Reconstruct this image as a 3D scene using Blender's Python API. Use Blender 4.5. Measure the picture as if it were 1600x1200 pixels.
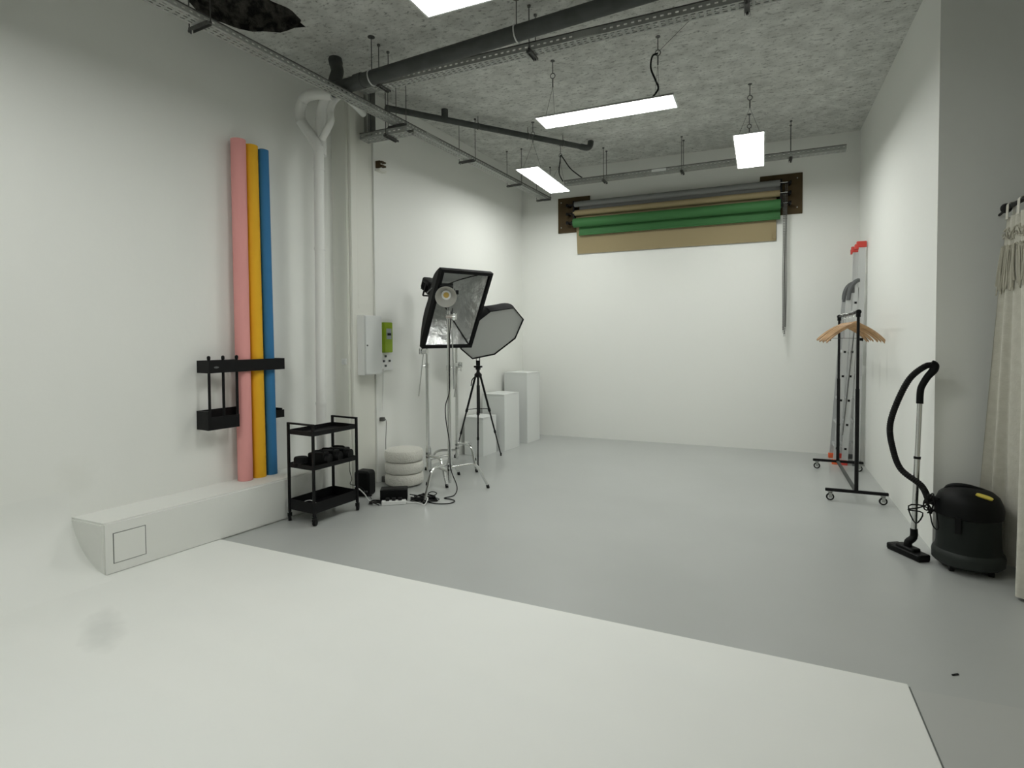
import bpy, bmesh, math, random
from mathutils import Vector, Matrix, Euler
random.seed(7)
PI = math.pi
C = bpy.context.scene
COL = C.collection
for _o in list(bpy.data.objects):
    bpy.data.objects.remove(_o)

# ------------------------------------------------------------------ camera, world, exposure
cam_d = bpy.data.cameras.new('camera')
cam = bpy.data.objects.new('camera', cam_d)
COL.objects.link(cam)
cam_d.sensor_fit = 'HORIZONTAL'
cam_d.sensor_width = 36.0
cam_d.lens = 19.956
cam_d.shift_y = -0.02885
cam_d.clip_start = 0.02
YAW, PITCH, ROLL = 0.414146, 0.030111, -0.006642
_f = Vector((-math.sin(YAW)*math.cos(PITCH), math.cos(YAW)*math.cos(PITCH), -math.sin(PITCH)))
_r = Vector((math.cos(YAW), math.sin(YAW), 0))
_u = _r.cross(_f)
_r2 = _r*math.cos(ROLL) + _u*math.sin(ROLL)
_u2 = -_r*math.sin(ROLL) + _u*math.cos(ROLL)
_m = Matrix((_r2, _u2, -_f)).transposed().to_4x4()
_m.translation = Vector((0, 0, 1.5))
cam.matrix_world = _m
C.camera = cam
C.view_settings.view_transform = 'Standard'
C.view_settings.look = 'None'
C.view_settings.gamma = 1.0
C.view_settings.use_curve_mapping = False
C.view_settings.exposure = 0.0
LAMP = 25.0                       # emission of the ceiling panels
LAMP_COL = (0.985, 1.0, 0.965, 1)
w = bpy.data.worlds.new('world')
C.world = w
w.use_nodes = True
w.node_tree.nodes['Background'].inputs[0].default_value = (0.8, 0.85, 0.8, 1)
w.node_tree.nodes['Background'].inputs[1].default_value = 0.02

# ------------------------------------------------------------------ materials
def mat(name, col, rough=0.6, metal=0.0, bump=None, vary=None, emit=None, trans=0.0, sheen=0.0, coat=0.0, spec=0.5):
    """bump = (scale, strength, distance); vary = (scale, colour2, lo, hi)"""
    m = bpy.data.materials.new(name)
    m.use_nodes = True
    nt = m.node_tree
    b = nt.nodes['Principled BSDF']
    b.inputs['Base Color'].default_value = (*col, 1)
    b.inputs['Roughness'].default_value = rough
    b.inputs['Metallic'].default_value = metal
    b.inputs['Specular IOR Level'].default_value = spec
    if sheen: b.inputs['Sheen Weight'].default_value = sheen
    if coat: b.inputs['Coat Weight'].default_value = coat
    if trans: b.inputs['Transmission Weight'].default_value = trans
    if emit:
        b.inputs['Emission Color'].default_value = (*emit[0], 1)
        b.inputs['Emission Strength'].default_value = emit[1]
    tc = nt.nodes.new('ShaderNodeTexCoord')
    if vary:
        n = nt.nodes.new('ShaderNodeTexNoise')
        n.inputs['Scale'].default_value = vary[0]
        n.inputs['Detail'].default_value = 6
        r = nt.nodes.new('ShaderNodeValToRGB')
        r.color_ramp.elements[0].position = vary[2]
        r.color_ramp.elements[1].position = vary[3]
        r.color_ramp.elements[0].color = (*vary[1], 1)
        r.color_ramp.elements[1].color = (*col, 1)
        nt.links.new(tc.outputs['Object'], n.inputs['Vector'])
        nt.links.new(n.outputs['Fac'], r.inputs['Fac'])
        nt.links.new(r.outputs['Color'], b.inputs['Base Color'])
    if bump:
        n = nt.nodes.new('ShaderNodeTexNoise')
        n.inputs['Scale'].default_value = bump[0]
        n.inputs['Detail'].default_value = 8
        bp = nt.nodes.new('ShaderNodeBump')
        bp.inputs['Strength'].default_value = bump[1]
        bp.inputs['Distance'].default_value = bump[2]
        nt.links.new(tc.outputs['Object'], n.inputs['Vector'])
        nt.links.new(n.outputs['Fac'], bp.inputs['Height'])
        nt.links.new(bp.outputs['Normal'], b.inputs['Normal'])
    return m

def add_marks(m, col, spots):
    """smudges and other soft tinted marks: spots = (centre, (rx, ry, rz), strength)"""
    nt = m.node_tree
    b = nt.nodes['Principled BSDF']
    tc = nt.nodes.new('ShaderNodeTexCoord')
    inp = b.inputs['Base Color']
    if inp.is_linked:
        src = inp.links[0].from_socket
    else:
        rgb = nt.nodes.new('ShaderNodeRGB')
        rgb.outputs[0].default_value = inp.default_value[:]
        src = rgb.outputs[0]
    nz = nt.nodes.new('ShaderNodeTexNoise')
    nz.inputs['Scale'].default_value = 9
    nz.inputs['Detail'].default_value = 5
    nt.links.new(tc.outputs['Object'], nz.inputs['Vector'])
    for c, r, s, *rz in spots:
        mp = nt.nodes.new('ShaderNodeMapping')
        mp.vector_type = 'TEXTURE'
        mp.inputs['Location'].default_value = c
        mp.inputs['Scale'].default_value = r
        if rz: mp.inputs['Rotation'].default_value = (0, 0, rz[0])
        nt.links.new(tc.outputs['Object'], mp.inputs['Vector'])
        ln = nt.nodes.new('ShaderNodeVectorMath')
        ln.operation = 'LENGTH'
        nt.links.new(mp.outputs[0], ln.inputs[0])
        ad = nt.nodes.new('ShaderNodeMath')
        ad.operation = 'MULTIPLY_ADD'
        nt.links.new(nz.outputs['Fac'], ad.inputs[0])
        ad.inputs[1].default_value = 0.9
        nt.links.new(ln.outputs['Value'], ad.inputs[2])
        mr = nt.nodes.new('ShaderNodeMapRange')
        mr.inputs['From Min'].default_value = 1.45
        mr.inputs['From Max'].default_value = 0.75
        mr.inputs['To Min'].default_value = 0
        mr.inputs['To Max'].default_value = s
        nt.links.new(ad.outputs[0], mr.inputs['Value'])
        mx = nt.nodes.new('ShaderNodeMix')
        mx.data_type = 'RGBA'
        mx.inputs['B'].default_value = (*col, 1)
        nt.links.new(mr.outputs[0], mx.inputs['Factor'])
        nt.links.new(src, mx.inputs['A'])
        src = mx.outputs['Result']
    nt.links.new(src, inp)

WALLC = (0.83, 0.84, 0.80)
M = {}
M['wall'] = mat('painted_wall', WALLC, 0.65, bump=(14, 0.12, 0.01))
M['wall_left'] = mat('painted_wall_marked', WALLC, 0.65, bump=(14, 0.14, 0.01))
M['wall_right'] = mat('painted_wall_spotted', WALLC, 0.65, bump=(14, 0.12, 0.01))
M['greywall'] = mat('grey_wall_paint', (0.52, 0.525, 0.50), 0.7, bump=(14, 0.1, 0.01))
M['whitefloor'] = mat('white_studio_floor', (0.825, 0.837, 0.80), 0.6, bump=(6, 0.05, 0.01), vary=(1.3, (0.81, 0.822, 0.785), 0.4, 0.6))
M['greyfloor'] = mat('grey_epoxy_floor', (0.45, 0.465, 0.45), 0.30, bump=(5, 0.05, 0.01), vary=(0.9, (0.42, 0.435, 0.42), 0.35, 0.65))
M['greyslab'] = mat('pale_grey_floor', (0.46, 0.47, 0.45), 0.35, bump=(5, 0.05, 0.01))
M['ledge'] = mat('plaster_ledge', (0.78, 0.79, 0.75), 0.6, bump=(9, 0.25, 0.015))
M['column'] = mat('cream_column', (0.76, 0.765, 0.70), 0.6, bump=(14, 0.1, 0.01))
M['white'] = mat('white_enamel', (0.80, 0.81, 0.79), 0.4, bump=(30, 0.02, 0.01))
M['plinth'] = mat('white_lacquered_board', (0.74, 0.76, 0.74), 0.35, bump=(8, 0.03, 0.01))
M['pvc'] = mat('white_painted_pipe', (0.78, 0.79, 0.76), 0.45, bump=(20, 0.06, 0.01))
M['greypipe'] = mat('grey_pipe', (0.075, 0.08, 0.077), 0.6, spec=0.3, vary=(8, (0.06, 0.065, 0.061), 0.4, 0.6), bump=(30, 0.1, 0.005))
M['galv'] = mat('galvanised_steel', (0.40, 0.41, 0.39), 0.5, 0.3, vary=(9, (0.34, 0.35, 0.33), 0.35, 0.65))
M['galvdark'] = mat('dull_steel', (0.14, 0.14, 0.135), 0.5, 0.5, vary=(20, (0.09, 0.09, 0.085), 0.35, 0.65))
M['chrome'] = mat('chrome', (0.72, 0.73, 0.72), 0.22, 1.0, bump=(6, 0.02, 0.01))
M['alu'] = mat('aluminium', (0.66, 0.67, 0.67), 0.38, 0.7, bump=(40, 0.03, 0.005))
M['black'] = mat('black_powder_coat', (0.0035, 0.0035, 0.004), 0.55, spec=0.25, bump=(120, 0.05, 0.002))
M['blackplastic'] = mat('black_plastic', (0.0035, 0.004, 0.004), 0.5, spec=0.18, bump=(150, 0.05, 0.002))
M['rubber'] = mat('black_rubber', (0.007, 0.007, 0.007), 0.7, spec=0.25, bump=(80, 0.08, 0.003))
M['fabricblack'] = mat('black_nylon', (0.0045, 0.0045, 0.005), 0.75, spec=0.2, bump=(25, 0.3, 0.01))
M['silver'] = mat('silver_lining', (0.72, 0.73, 0.72), 0.27, 0.88, bump=(5, 0.8, 0.08))
M['diffuser'] = mat('white_diffuser_cloth', (0.56, 0.57, 0.55), 0.8, bump=(40, 0.05, 0.005))
M['pink'] = mat('pink_paper', (0.80, 0.355, 0.335), 0.7, bump=(60, 0.05, 0.003))
M['yellow'] = mat('yellow_paper', (0.82, 0.44, 0.01), 0.7, bump=(60, 0.05, 0.003))
M['blue'] = mat('blue_paper', (0.026, 0.17, 0.37), 0.7, bump=(60, 0.05, 0.003))
M['greypaper'] = mat('grey_paper', (0.22, 0.225, 0.22), 0.75, bump=(60, 0.05, 0.003))
M['tanpaper'] = mat('tan_paper', (0.31, 0.25, 0.135), 0.75, bump=(30, 0.08, 0.004))
M['greenpaper'] = mat('green_paper', (0.034, 0.145, 0.038), 0.7, bump=(30, 0.08, 0.004))
M['card'] = mat('cardboard_core', (0.35, 0.27, 0.18), 0.8, bump=(40, 0.1, 0.004))
M['boardwood'] = mat('brown_board', (0.078, 0.053, 0.024), 0.7, spec=0.2, bump=(30, 0.15, 0.004), vary=(7, (0.062, 0.042, 0.019), 0.35, 0.65))
M['hangerwood'] = mat('hanger_beech', (0.52, 0.32, 0.16), 0.45, vary=(18, (0.40, 0.235, 0.11), 0.35, 0.65), bump=(40, 0.05, 0.003))
M['boucle'] = mat('boucle_fabric', (0.76, 0.75, 0.68), 0.95, bump=(75, 0.9, 0.02), sheen=0.3)
M['curtain'] = mat('linen_curtain', (0.60, 0.585, 0.51), 0.9, bump=(90, 0.35, 0.006), sheen=0.1, vary=(25, (0.55, 0.535, 0.46), 0.35, 0.65))
M['fringe'] = mat('macrame_cord', (0.47, 0.45, 0.37), 0.9, bump=(90, 0.5, 0.006))
M['vacgrey'] = mat('dark_green_grey_tub', (0.012, 0.0155, 0.0135), 0.5, spec=0.2, bump=(60, 0.05, 0.003))
M['vacrim'] = mat('grey_tub_rim', (0.024, 0.029, 0.026), 0.5, spec=0.25, bump=(60, 0.05, 0.003))
M['yellowlabel'] = mat('yellow_badge', (0.70, 0.58, 0.10), 0.5, bump=(60, 0.05, 0.003))
M['orange'] = mat('orange_plastic', (0.75, 0.13, 0.04), 0.45, bump=(60, 0.05, 0.003))
M['red'] = mat('red_plastic', (0.62, 0.055, 0.04), 0.42, bump=(60, 0.05, 0.003))
M['greyplastic'] = mat('grey_plastic', (0.10, 0.105, 0.105), 0.45, bump=(60, 0.05, 0.003))
M['lime'] = mat('lime_green_plastic', (0.30, 0.44, 0.015), 0.45, bump=(60, 0.04, 0.003))
M['screen'] = mat('meter_window', (0.38, 0.42, 0.42), 0.2, bump=(60, 0.02, 0.003))
M['cob'] = mat('yellow_led_chip', (0.62, 0.42, 0.10), 0.45, bump=(200, 0.1, 0.001))
M['reflector'] = mat('satin_reflector', (0.52, 0.52, 0.49), 0.5, 0.25, bump=(90, 0.2, 0.003))
M['line'] = mat('dark_joint', (0.16, 0.17, 0.16), 0.8, bump=(60, 0.05, 0.003))
M['panel'] = mat('panel_frame', (0.85, 0.86, 0.85), 0.4, bump=(60, 0.02, 0.003))
M['emit'] = mat('lit_diffuser', (0.9, 0.9, 0.88), 0.5, emit=(LAMP_COL[:3], LAMP))
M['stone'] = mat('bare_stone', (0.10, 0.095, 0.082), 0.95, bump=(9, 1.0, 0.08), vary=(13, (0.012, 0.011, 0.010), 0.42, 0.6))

def ceiling_material():
    m = bpy.data.materials.new('rough_sprayed_ceiling')
    m.use_nodes = True
    nt = m.node_tree
    b = nt.nodes['Principled BSDF']
    b.inputs['Roughness'].default_value = 0.95
    tc = nt.nodes.new('ShaderNodeTexCoord')
    mp = nt.nodes.new('ShaderNodeMapping')
    mp.inputs['Scale'].default_value = (1.0, 1.7, 1)
    nt.links.new(tc.outputs['Object'], mp.inputs['Vector'])
    n1 = nt.nodes.new('ShaderNodeTexNoise')
    n1.inputs['Scale'].default_value = 17
    n1.inputs['Detail'].default_value = 12
    n1.inputs['Roughness'].default_value = 0.78
    nt.links.new(mp.outputs[0], n1.inputs['Vector'])
    n2 = nt.nodes.new('ShaderNodeTexNoise')
    n2.inputs['Scale'].default_value = 6.0
    n2.inputs['Detail'].default_value = 5
    nt.links.new(tc.outputs['Object'], n2.inputs['Vector'])
    r1 = nt.nodes.new('ShaderNodeValToRGB')
    e = r1.color_ramp.elements
    e[0].position = 0.35
    e[0].color = (0.20, 0.205, 0.19, 1)
    e[1].position = 0.475
    e[1].color = (0.82, 0.83, 0.79, 1)
    nt.links.new(n1.outputs['Fac'], r1.inputs['Fac'])
    r2 = nt.nodes.new('ShaderNodeValToRGB')
    e = r2.color_ramp.elements
    e[0].position = 0.35
    e[0].color = (0.74, 0.74, 0.73, 1)
    e[1].position = 0.7
    e[1].color = (1.0, 1.0, 1.0, 1)
    nt.links.new(n2.outputs['Fac'], r2.inputs['Fac'])
    mx = nt.nodes.new('ShaderNodeMix')
    mx.data_type = 'RGBA'
    mx.blend_type = 'MULTIPLY'
    mx.inputs['Factor'].default_value = 1
    nt.links.new(r1.outputs[0], mx.inputs['A'])
    nt.links.new(r2.outputs[0], mx.inputs['B'])
    nt.links.new(mx.outputs['Result'], b.inputs['Base Color'])
    bp = nt.nodes.new('ShaderNodeBump')
    bp.inputs['Strength'].default_value = 0.8
    bp.inputs['Distance'].default_value = 0.025
    nt.links.new(n1.outputs['Fac'], bp.inputs['Height'])
    nt.links.new(bp.outputs['Normal'], b.inputs['Normal'])
    return m
M['ceiling'] = ceiling_material()

# ------------------------------------------------------------------ mesh builder
def frame(z, x=None):
    z = Vector(z).normalized()
    if x is None:
        x = Vector((0, 0, 1)).cross(z)
        if x.length < 1e-4: x = Vector((1, 0, 0))
    x = Vector(x)
    x = (x - z*x.dot(z)).normalized()
    y = z.cross(x)
    return Matrix((x, y, z)).transposed()

class MB:
    def __init__(s):
        s.v = []; s.f = []
    def add(s, vs, fs):
        k = len(s.v)
        s.v += [Vector(v) for v in vs]
        s.f += [tuple(i+k for i in f) for f in fs]
        return s
    def box(s, lo, hi):
        x0, y0, z0 = lo; x1, y1, z1 = hi
        return s.add([(x0,y0,z0),(x1,y0,z0),(x1,y1,z0),(x0,y1,z0),(x0,y0,z1),(x1,y0,z1),(x1,y1,z1),(x0,y1,z1)],
                     [(3,2,1,0),(4,5,6,7),(0,1,5,4),(1,2,6,5),(2,3,7,6),(3,0,4,7)])
    def obox(s, c, size, R=None):
        """box centred at c, rotated by 3x3 R"""
        R = R or Matrix.Identity(3)
        c = Vector(c); hx, hy, hz = size[0]/2, size[1]/2, size[2]/2
        vs = [c + R @ Vector((a*hx, b*hy, d*hz)) for d in (-1,1) for a, b in ((-1,-1),(1,-1),(1,1),(-1,1))]
        return s.add(vs, [(3,2,1,0),(4,5,6,7),(0,1,5,4),(1,2,6,5),(2,3,7,6),(3,0,4,7)])
    def rbox(s, c, size, r=0.01, R=None, seg=3, axis=2):
        """box with rounded vertical edges and a small chamfer top and bottom; axis 2 = z"""
        R = R or Matrix.Identity(3)
        c = Vector(c)
        perm = {2: (0,1,2), 0: (1,2,0), 1: (2,0,1)}[axis]
        sx, sy, sz = size[perm[0]]/2, size[perm[1]]/2, size[perm[2]]/2
        r = min(r, sx*0.99, sy*0.99)
        ch = min(r*0.5, sz*0.5)
        rings = []
        for z, ins in ((-sz, ch), (-sz+ch, 0), (sz-ch, 0), (sz, ch)):
            ring = []
            for q, (cx, cy) in enumerate(((sx-r, sy-r), (-(sx-r), sy-r), (-(sx-r), -(sy-r)), (sx-r, -(sy-r)))):
                for k in range(seg+1):
                    a = q*PI/2 + k/seg*PI/2
                    rr = max(r-ins, r*0.3)
                    p = [0,0,0]
                    kx = cx + math.cos(a)*rr; ky = cy + math.sin(a)*rr
                    p[perm[0]] = kx; p[perm[1]] = ky; p[perm[2]] = z
                    ring.append(c + R @ Vector(p))
            rings.append(ring)
        s.loft(rings, True, True)
        return s
    def loft(s, rings, cap0=False, cap1=False, closed=True):
        n = len(rings[0]); k = len(s.v)
        for r in rings: s.v += [Vector(p) for p in r]
        for i in range(len(rings)-1):
            for j in range(n if closed else n-1):
                a = k+i*n+j; b = k+i*n+(j+1) % n
                s.f.append((a, b, b+n, a+n))
        if cap0: s.f.append(tuple(k+j for j in reversed(range(n))))
        if cap1: s.f.append(tuple(k+(len(rings)-1)*n+j for j in range(n)))
        return s
    def cyl(s, a, b, r, r2=None, n=12, caps=True):
        a = Vector(a); b = Vector(b); r2 = r if r2 is None else r2
        F = frame(b-a)
        rings = [[p + F @ Vector((math.cos(t*2*PI/n)*q, math.sin(t*2*PI/n)*q, 0)) for t in range(n)] for p, q in ((a, r), (b, r2))]
        return s.loft(rings, caps, caps)
    def lathe(s, prof, c=(0,0,0), axis=(0,0,1), n=24, capb=True, capt=True):
        """prof = [(r, h)]"""
        c = Vector(c); F = frame(axis)
        rings = [[c + F @ Vector((math.cos(t*2*PI/n)*r, math.sin(t*2*PI/n)*r, h)) for t in range(n)] for r, h in prof]
        return s.loft(rings, capb, capt)
    def tube(s, pts, r, n=8, smooth=6, caps=True):
        pts = [Vector(p) for p in pts]
        rad = r if isinstance(r, (list, tuple)) else [r]*len(pts)
        if smooth and len(pts) > 2:
            P, Rr = [], []
            for i in range(len(pts)-1):
                p0 = pts[max(i-1, 0)]; p1 = pts[i]; p2 = pts[i+1]; p3 = pts[min(i+2, len(pts)-1)]
                for k in range(smooth):
                    t = k/smooth
                    P.append(0.5*((2*p1)+(-p0+p2)*t+(2*p0-5*p1+4*p2-p3)*t*t+(-p0+3*p1-3*p2+p3)*t**3))
                    Rr.append(rad[i]*(1-t)+rad[i+1]*t)
            P.append(pts[-1]); Rr.append(rad[-1])
            pts, rad = P, Rr
        rings = []; x = None
        for i, p in enumerate(pts):
            d = pts[min(i+1, len(pts)-1)] - pts[max(i-1, 0)]
            if d.length < 1e-9: d = Vector((0,0,1))
            F = frame(d, x)
            x = F.col[0]
            rings.append([p + F @ Vector((math.cos(t*2*PI/n)*rad[i], math.sin(t*2*PI/n)*rad[i], 0)) for t in range(n)])
        return s.loft(rings, caps, caps)
    def prism(s, poly, z0, z1):
        n = len(poly)
        vs = [(x, y, z0) for x, y in poly] + [(x, y, z1) for x, y in poly]
        fs = [tuple(reversed(range(n))), tuple(range(n, 2*n))] + [(i, (i+1) % n, (i+1) % n+n, i+n) for i in range(n)]
        return s.add(vs, fs)
    def extrude(s, poly, vec):
        n = len(poly); vec = Vector(vec)
        vs = [Vector(p) for p in poly] + [Vector(p)+vec for p in poly]
        return s.add(vs, [tuple(reversed(range(n))), tuple(range(n, 2*n))] + [(i, (i+1) % n, (i+1) % n+n, i+n) for i in range(n)])
    def torus(s, c, axis, R, r, n=24, m=8, a0=0, a1=2*PI):
        c = Vector(c); F = frame(axis)
        full = abs(a1-a0-2*PI) < 1e-6
        k = n if full else n+1
        rings = []
        for i in range(k):
            a = a0+(a1-a0)*i/n
            d = F @ Vector((math.cos(a), math.sin(a), 0)); z = F.col[2]
            rings.append([c + d*(R+math.cos(b*2*PI/m)*r) + z*math.sin(b*2*PI/m)*r for b in range(m)])
        if full:
            rings.append(rings[0])
        return s.loft(rings, not full, not full)
    def xf(s, mtx):
        s.v = [mtx @ v for v in s.v]; return s

WL = {}
def wloc(p):
    return WL.get(p.name, Vector((0,0,0)))

def ob(name, mb, material, parent=None, bevel=0.0, sharp=35, label=None):
    me = bpy.data.meshes.new(name)
    bm = bmesh.new()
    vs = [bm.verts.new(v) for v in mb.v]
    for f in mb.f:
        try: bm.faces.new([vs[i] for i in f])
        except ValueError: pass
    bmesh.ops.remove_doubles(bm, verts=bm.verts, dist=1e-5)
    bmesh.ops.recalc_face_normals(bm, faces=bm.faces)
    if bevel:
        ed = [e for e in bm.edges if len(e.link_faces) == 2 and e.calc_face_angle(0) > math.radians(50)]
        bmesh.ops.bevel(bm, geom=ed, offset=bevel, segments=2, affect='EDGES', clamp_overlap=True)
    for f in bm.faces: f.smooth = True
    for e in bm.edges:
        if len(e.link_faces) == 2 and e.calc_face_angle(0) > math.radians(sharp): e.smooth = False
    if parent is not None:
        off = wloc(parent)
    else:
        xs = [v.co for v in bm.verts]
        off = Vector((sum(v.x for v in xs)/len(xs), sum(v.y for v in xs)/len(xs), min(v.z for v in xs)))
    bmesh.ops.translate(bm, verts=bm.verts, vec=-off)
    bm.to_mesh(me); bm.free()
    me.materials.append(material)
    o = bpy.data.objects.new(name, me)
    COL.objects.link(o)
    if parent is not None:
        o.parent = parent
    else:
        o.location = off
    WL[o.name] = off
    if label: o['label'] = label
    return o

def world_origin_mesh(name, mb, material, bevel=0.0):
    """structure meshes keep their origin at the world origin so object coordinates are room coordinates"""
    o = ob(name, mb, material, bevel=bevel)
    off = o.location.copy()
    o.data.transform(Matrix.Translation(off)); o.location = (0,0,0)
    WL[o.name] = Vector((0,0,0))
    return o

def tag(o, label, cat, group=None):
    o['label'] = label; o['category'] = cat
    if group: o['group'] = group
    return o

def thing(name, label, cat, loc=(0,0,0), group=None):
    o = bpy.data.objects.new(name, None)
    o.empty_display_size = 0.1
    COL.objects.link(o)
    o.location = loc
    WL[o.name] = Vector(loc)
    return tag(o, label, cat, group)

def struct(name, mb, material, bevel=0.0):
    o = world_origin_mesh(name, mb, material, bevel)
    o['kind'] = 'structure'
    return o

def dup(root, loc=None, rot=None, label=None, group=None):
    def rec(o, parent):
        c = o.copy(); COL.objects.link(c)
        if parent is not None: c.parent = parent
        for ch in list(o.children): rec(ch, c)
        return c
    c = rec(root, None)
    if loc is not None: c.location = loc
    if rot is not None: c.rotation_euler = rot
    if label: c['label'] = label
    if group: c['group'] = group
    WL[c.name] = Vector(c.location)
    return c

# ------------------------------------------------------------------ room
H = 4.0
def wx(y):                      # inner face of the left wall, near section
    return -4.4305 + 0.135*y
def lx(y):                      # front face of the low ledge
    return -4.087 + 0.135*y if y < 3.53 else -3.6105 + 0.08*(y-3.53)
def bx(y):                      # inner face of the left wall, far section
    return -3.643 + 0.074*(y-4.8)

struct('floor', MB().box((-5.2, -3.2, -0.1), (3.2, 8.3, 0.0)), M['greyfloor'])
struct('wall_back', MB().box((-3.7, 8.14, 0), (1.25, 8.30, H)), M['wall'])
wl = MB().prism([(wx(-3.1), -3.1), (wx(4.4), 4.4), (-4.2, 4.4), (-5.2, -3.1)], 0, H)
wlo = struct('wall_left', wl, M['wall_left'])
struct('wall_left_far', MB().prism([(bx(4.8), 4.8), (bx(8.2), 8.2), (-4.0, 8.2), (-4.0, 4.8)], 0, H), M['wall'])
struct('wall_right', MB().box((1.09, 4.8799, 0), (1.25, 8.2, H)), M['wall_right'])
struct('wall_right_return', MB().box((1.09, 4.72, 0), (3.2, 4.88, H)), M['wall'])
struct('wall_right_near', MB().box((3.0, -3.1, 0), (3.2, 4.8, H)), M['greywall'])
struct('wall_front', MB().box((-5.2, -3.2, 0), (3.2, -3.0, H)), M['greywall'])
# column in the left corner
struct('wall_column', MB().box((-4.1, 4.40, 0), (-3.66, 4.80, H)), M['column'], bevel=0.006)
trunk = MB().box((-3.66, 4.425, 0), (-3.63, 4.515, 3.95)).box((-3.66, 4.53, 1.8), (-3.648, 4.56, 3.95))
struct('trim_1', trunk, M['column'], bevel=0.004)

# ceiling with a rough hole broken through it
hole = [(-3.80, 3.47), (-3.60, 3.56), (-3.36, 3.57), (-3.31, 3.43), (-3.30, 3.28), (-3.34, 3.17), (-3.44, 3.02), (-3.60, 2.90), (-3.86, 2.86), (-3.96, 3.1), (-3.90, 3.35)]
hr = []
for i in range(len(hole)):
    a = Vector(hole[i]); b = Vector(hole[(i+1) % len(hole)])
    for k in range(3):
        p = a.lerp(b, k/3)
        hr.append((p.x+random.uniform(-.015, .015), p.y+random.uniform(-.015, .015)))
bm = bmesh.new()
outer = [bm.verts.new((x, y, H)) for x, y in ((-5.2,-3.2), (3.2,-3.2), (3.2,8.3), (-5.2,8.3))]
inner = [bm.verts.new((x, y, H)) for x, y in hr]
es = [bm.edges.new((outer[i], outer[(i+1) % 4])) for i in range(4)] + [bm.edges.new((inner[i], inner[(i+1) % len(inner)])) for i in range(len(inner))]
bmesh.ops.triangle_fill(bm, use_beauty=True, edges=es)
top = [bm.verts.new((v.co.x, v.co.y, H+0.28)) for v in outer]
for i in range(4):
    bm.faces.new((outer[i], outer[(i+1) % 4], top[(i+1) % 4], top[i]))
me = bpy.data.meshes.new('ceiling')
bm.to_mesh(me); bm.free()
me.materials.append(M['ceiling'])
co = bpy.data.objects.new('ceiling', me); COL.objects.link(co); co['kind'] = 'structure'
# ragged recess above the hole
rings = []
cx, cy = -3.62, 3.22
for k, (zz, sc) in enumerate(((0, 1.0), (0.06, 1.02), (0.13, 1.05), (0.2, 0.95), (0.27, 0.6))):
    rings.append([(cx+(x-cx)*sc+random.uniform(-.02, .02)*(k > 0), cy+(y-cy)*sc+random.uniform(-.02, .02)*(k > 0), H+zz) for x, y in hr])
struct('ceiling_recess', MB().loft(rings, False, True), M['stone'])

# ledge along the left wall, with the hatch in its face
ys = [2.2, 2.6, 3.0, 3.53, 4.0]
poly = [(lx(y), y) for y in ys] + [(wx(4.0)-0.02, 4.0), (wx(2.2)-0.02, 2.2)]
led = struct('wall_ledge', MB().prism(poly, 0, 0.34), M['ledge'], bevel=0.012)
# inspection hatch (an inset panel with a dark joint)
d = Vector((0.135, 1, 0)).normalized(); nrm = Vector((1, -0.135, 0)).normalized()
def onledge(y, z, off): return Vector((lx(y), y, z)) + nrm*off
hatch = thing('access_hatch', 'square white hatch cover with a dark joint set in the low ledge', 'hatch', onledge(2.352, 0.07, 0))
mb = MB()
for y0, y1, z0, z1 in ((2.255, 2.259, .07, .266), (2.445, 2.449, .07, .266), (2.255, 2.449, .07, .0735), (2.255, 2.449, .2625, .266)):
    a = onledge(y0, z0, .0004); b = onledge(y1, z0, .0004); c2 = onledge(y1, z1, .0004); d2 = onledge(y0, z1, .0004)
    mb.extrude([a, b, c2, d2], nrm*0.0012)
ob('joint', mb, M['line'], hatch)
mb = MB()
mb.extrude([onledge(2.260, .074, 0), onledge(2.444, .074, 0), onledge(2.444, .262, 0), onledge(2.260, .262, 0)], nrm*0.003)
ob('cover', mb, M['ledge'], hatch)

# white cyclorama: cove + painted floor
R = 0.45
mb = MB()
N = 14
rings = []
yy = [-3.05 + i*(2.2+3.05)/20 for i in range(21)]
for y in yy:
    base = wx(y)
    ring = [(base-0.03, y, R+0.06), (base+0.0002, y, R+0.06)]
    for k in range(N+1):
        a = k/N*PI/2
        ring.append((base + R - math.cos(a)*R, y, R - math.sin(a)*R + 0.008))
    ring.append((base+R+0.05, y, 0.0005)); ring.append((base-0.03, y, 0.0005))
    rings.append(ring)
mb.loft(rings, True, True)
struct('trim_2', mb, M['whitefloor'])
mb = MB().prism([(wx(-3.0)+0.2, -3.0), (0.58, -3.0), (0.58, 2.858), (-3.694, 2.962), (lx(2.96)-0.02, 2.962), (lx(2.1)-0.05, 2.1), (wx(2.1)+0.2, 2.1)], 0.0, 0.008)
struct('floor_white', mb, M['whitefloor'], bevel=0.002)
struct('trim_3', MB().prism([(0.588, -3.0), (2.98, -3.0), (2.98, 2.98), (0.588, 2.83)], 0.0, 0.004), M['greyslab'], bevel=0.001)
struct('trim_4', MB().box((0.5802, -3.0, 0.0), (0.588, 2.85, 0.0015)), M['line'])
add_marks(M['whitefloor'], (0.55, 0.57, 0.54), [((-3.10, 1.785, 0.0), (0.30, 0.11, 0.5), 0.45, 2.62)])
add_marks(M['wall_left'], (0.66, 0.67, 0.60), [((-4.128, 2.24, 0.60), (0.3, 0.14, 0.15), 0.2)])
add_marks(M['wall_right'], (0.60, 0.60, 0.57), [((1.09, 6.7, 1.10), (0.3, 0.07, 0.20), 0.3), ((1.09, 6.35, 1.18), (0.3, 0.05, 0.2), 0.3), ((1.09, 7.1, 1.12), (0.3, 0.10, 0.18), 0.25), ((1.09, 6.4, 1.48), (0.3, 0.22, 0.08), 0.3)])  # last call: soft darker marks on the right wall beside the garment rack

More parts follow.
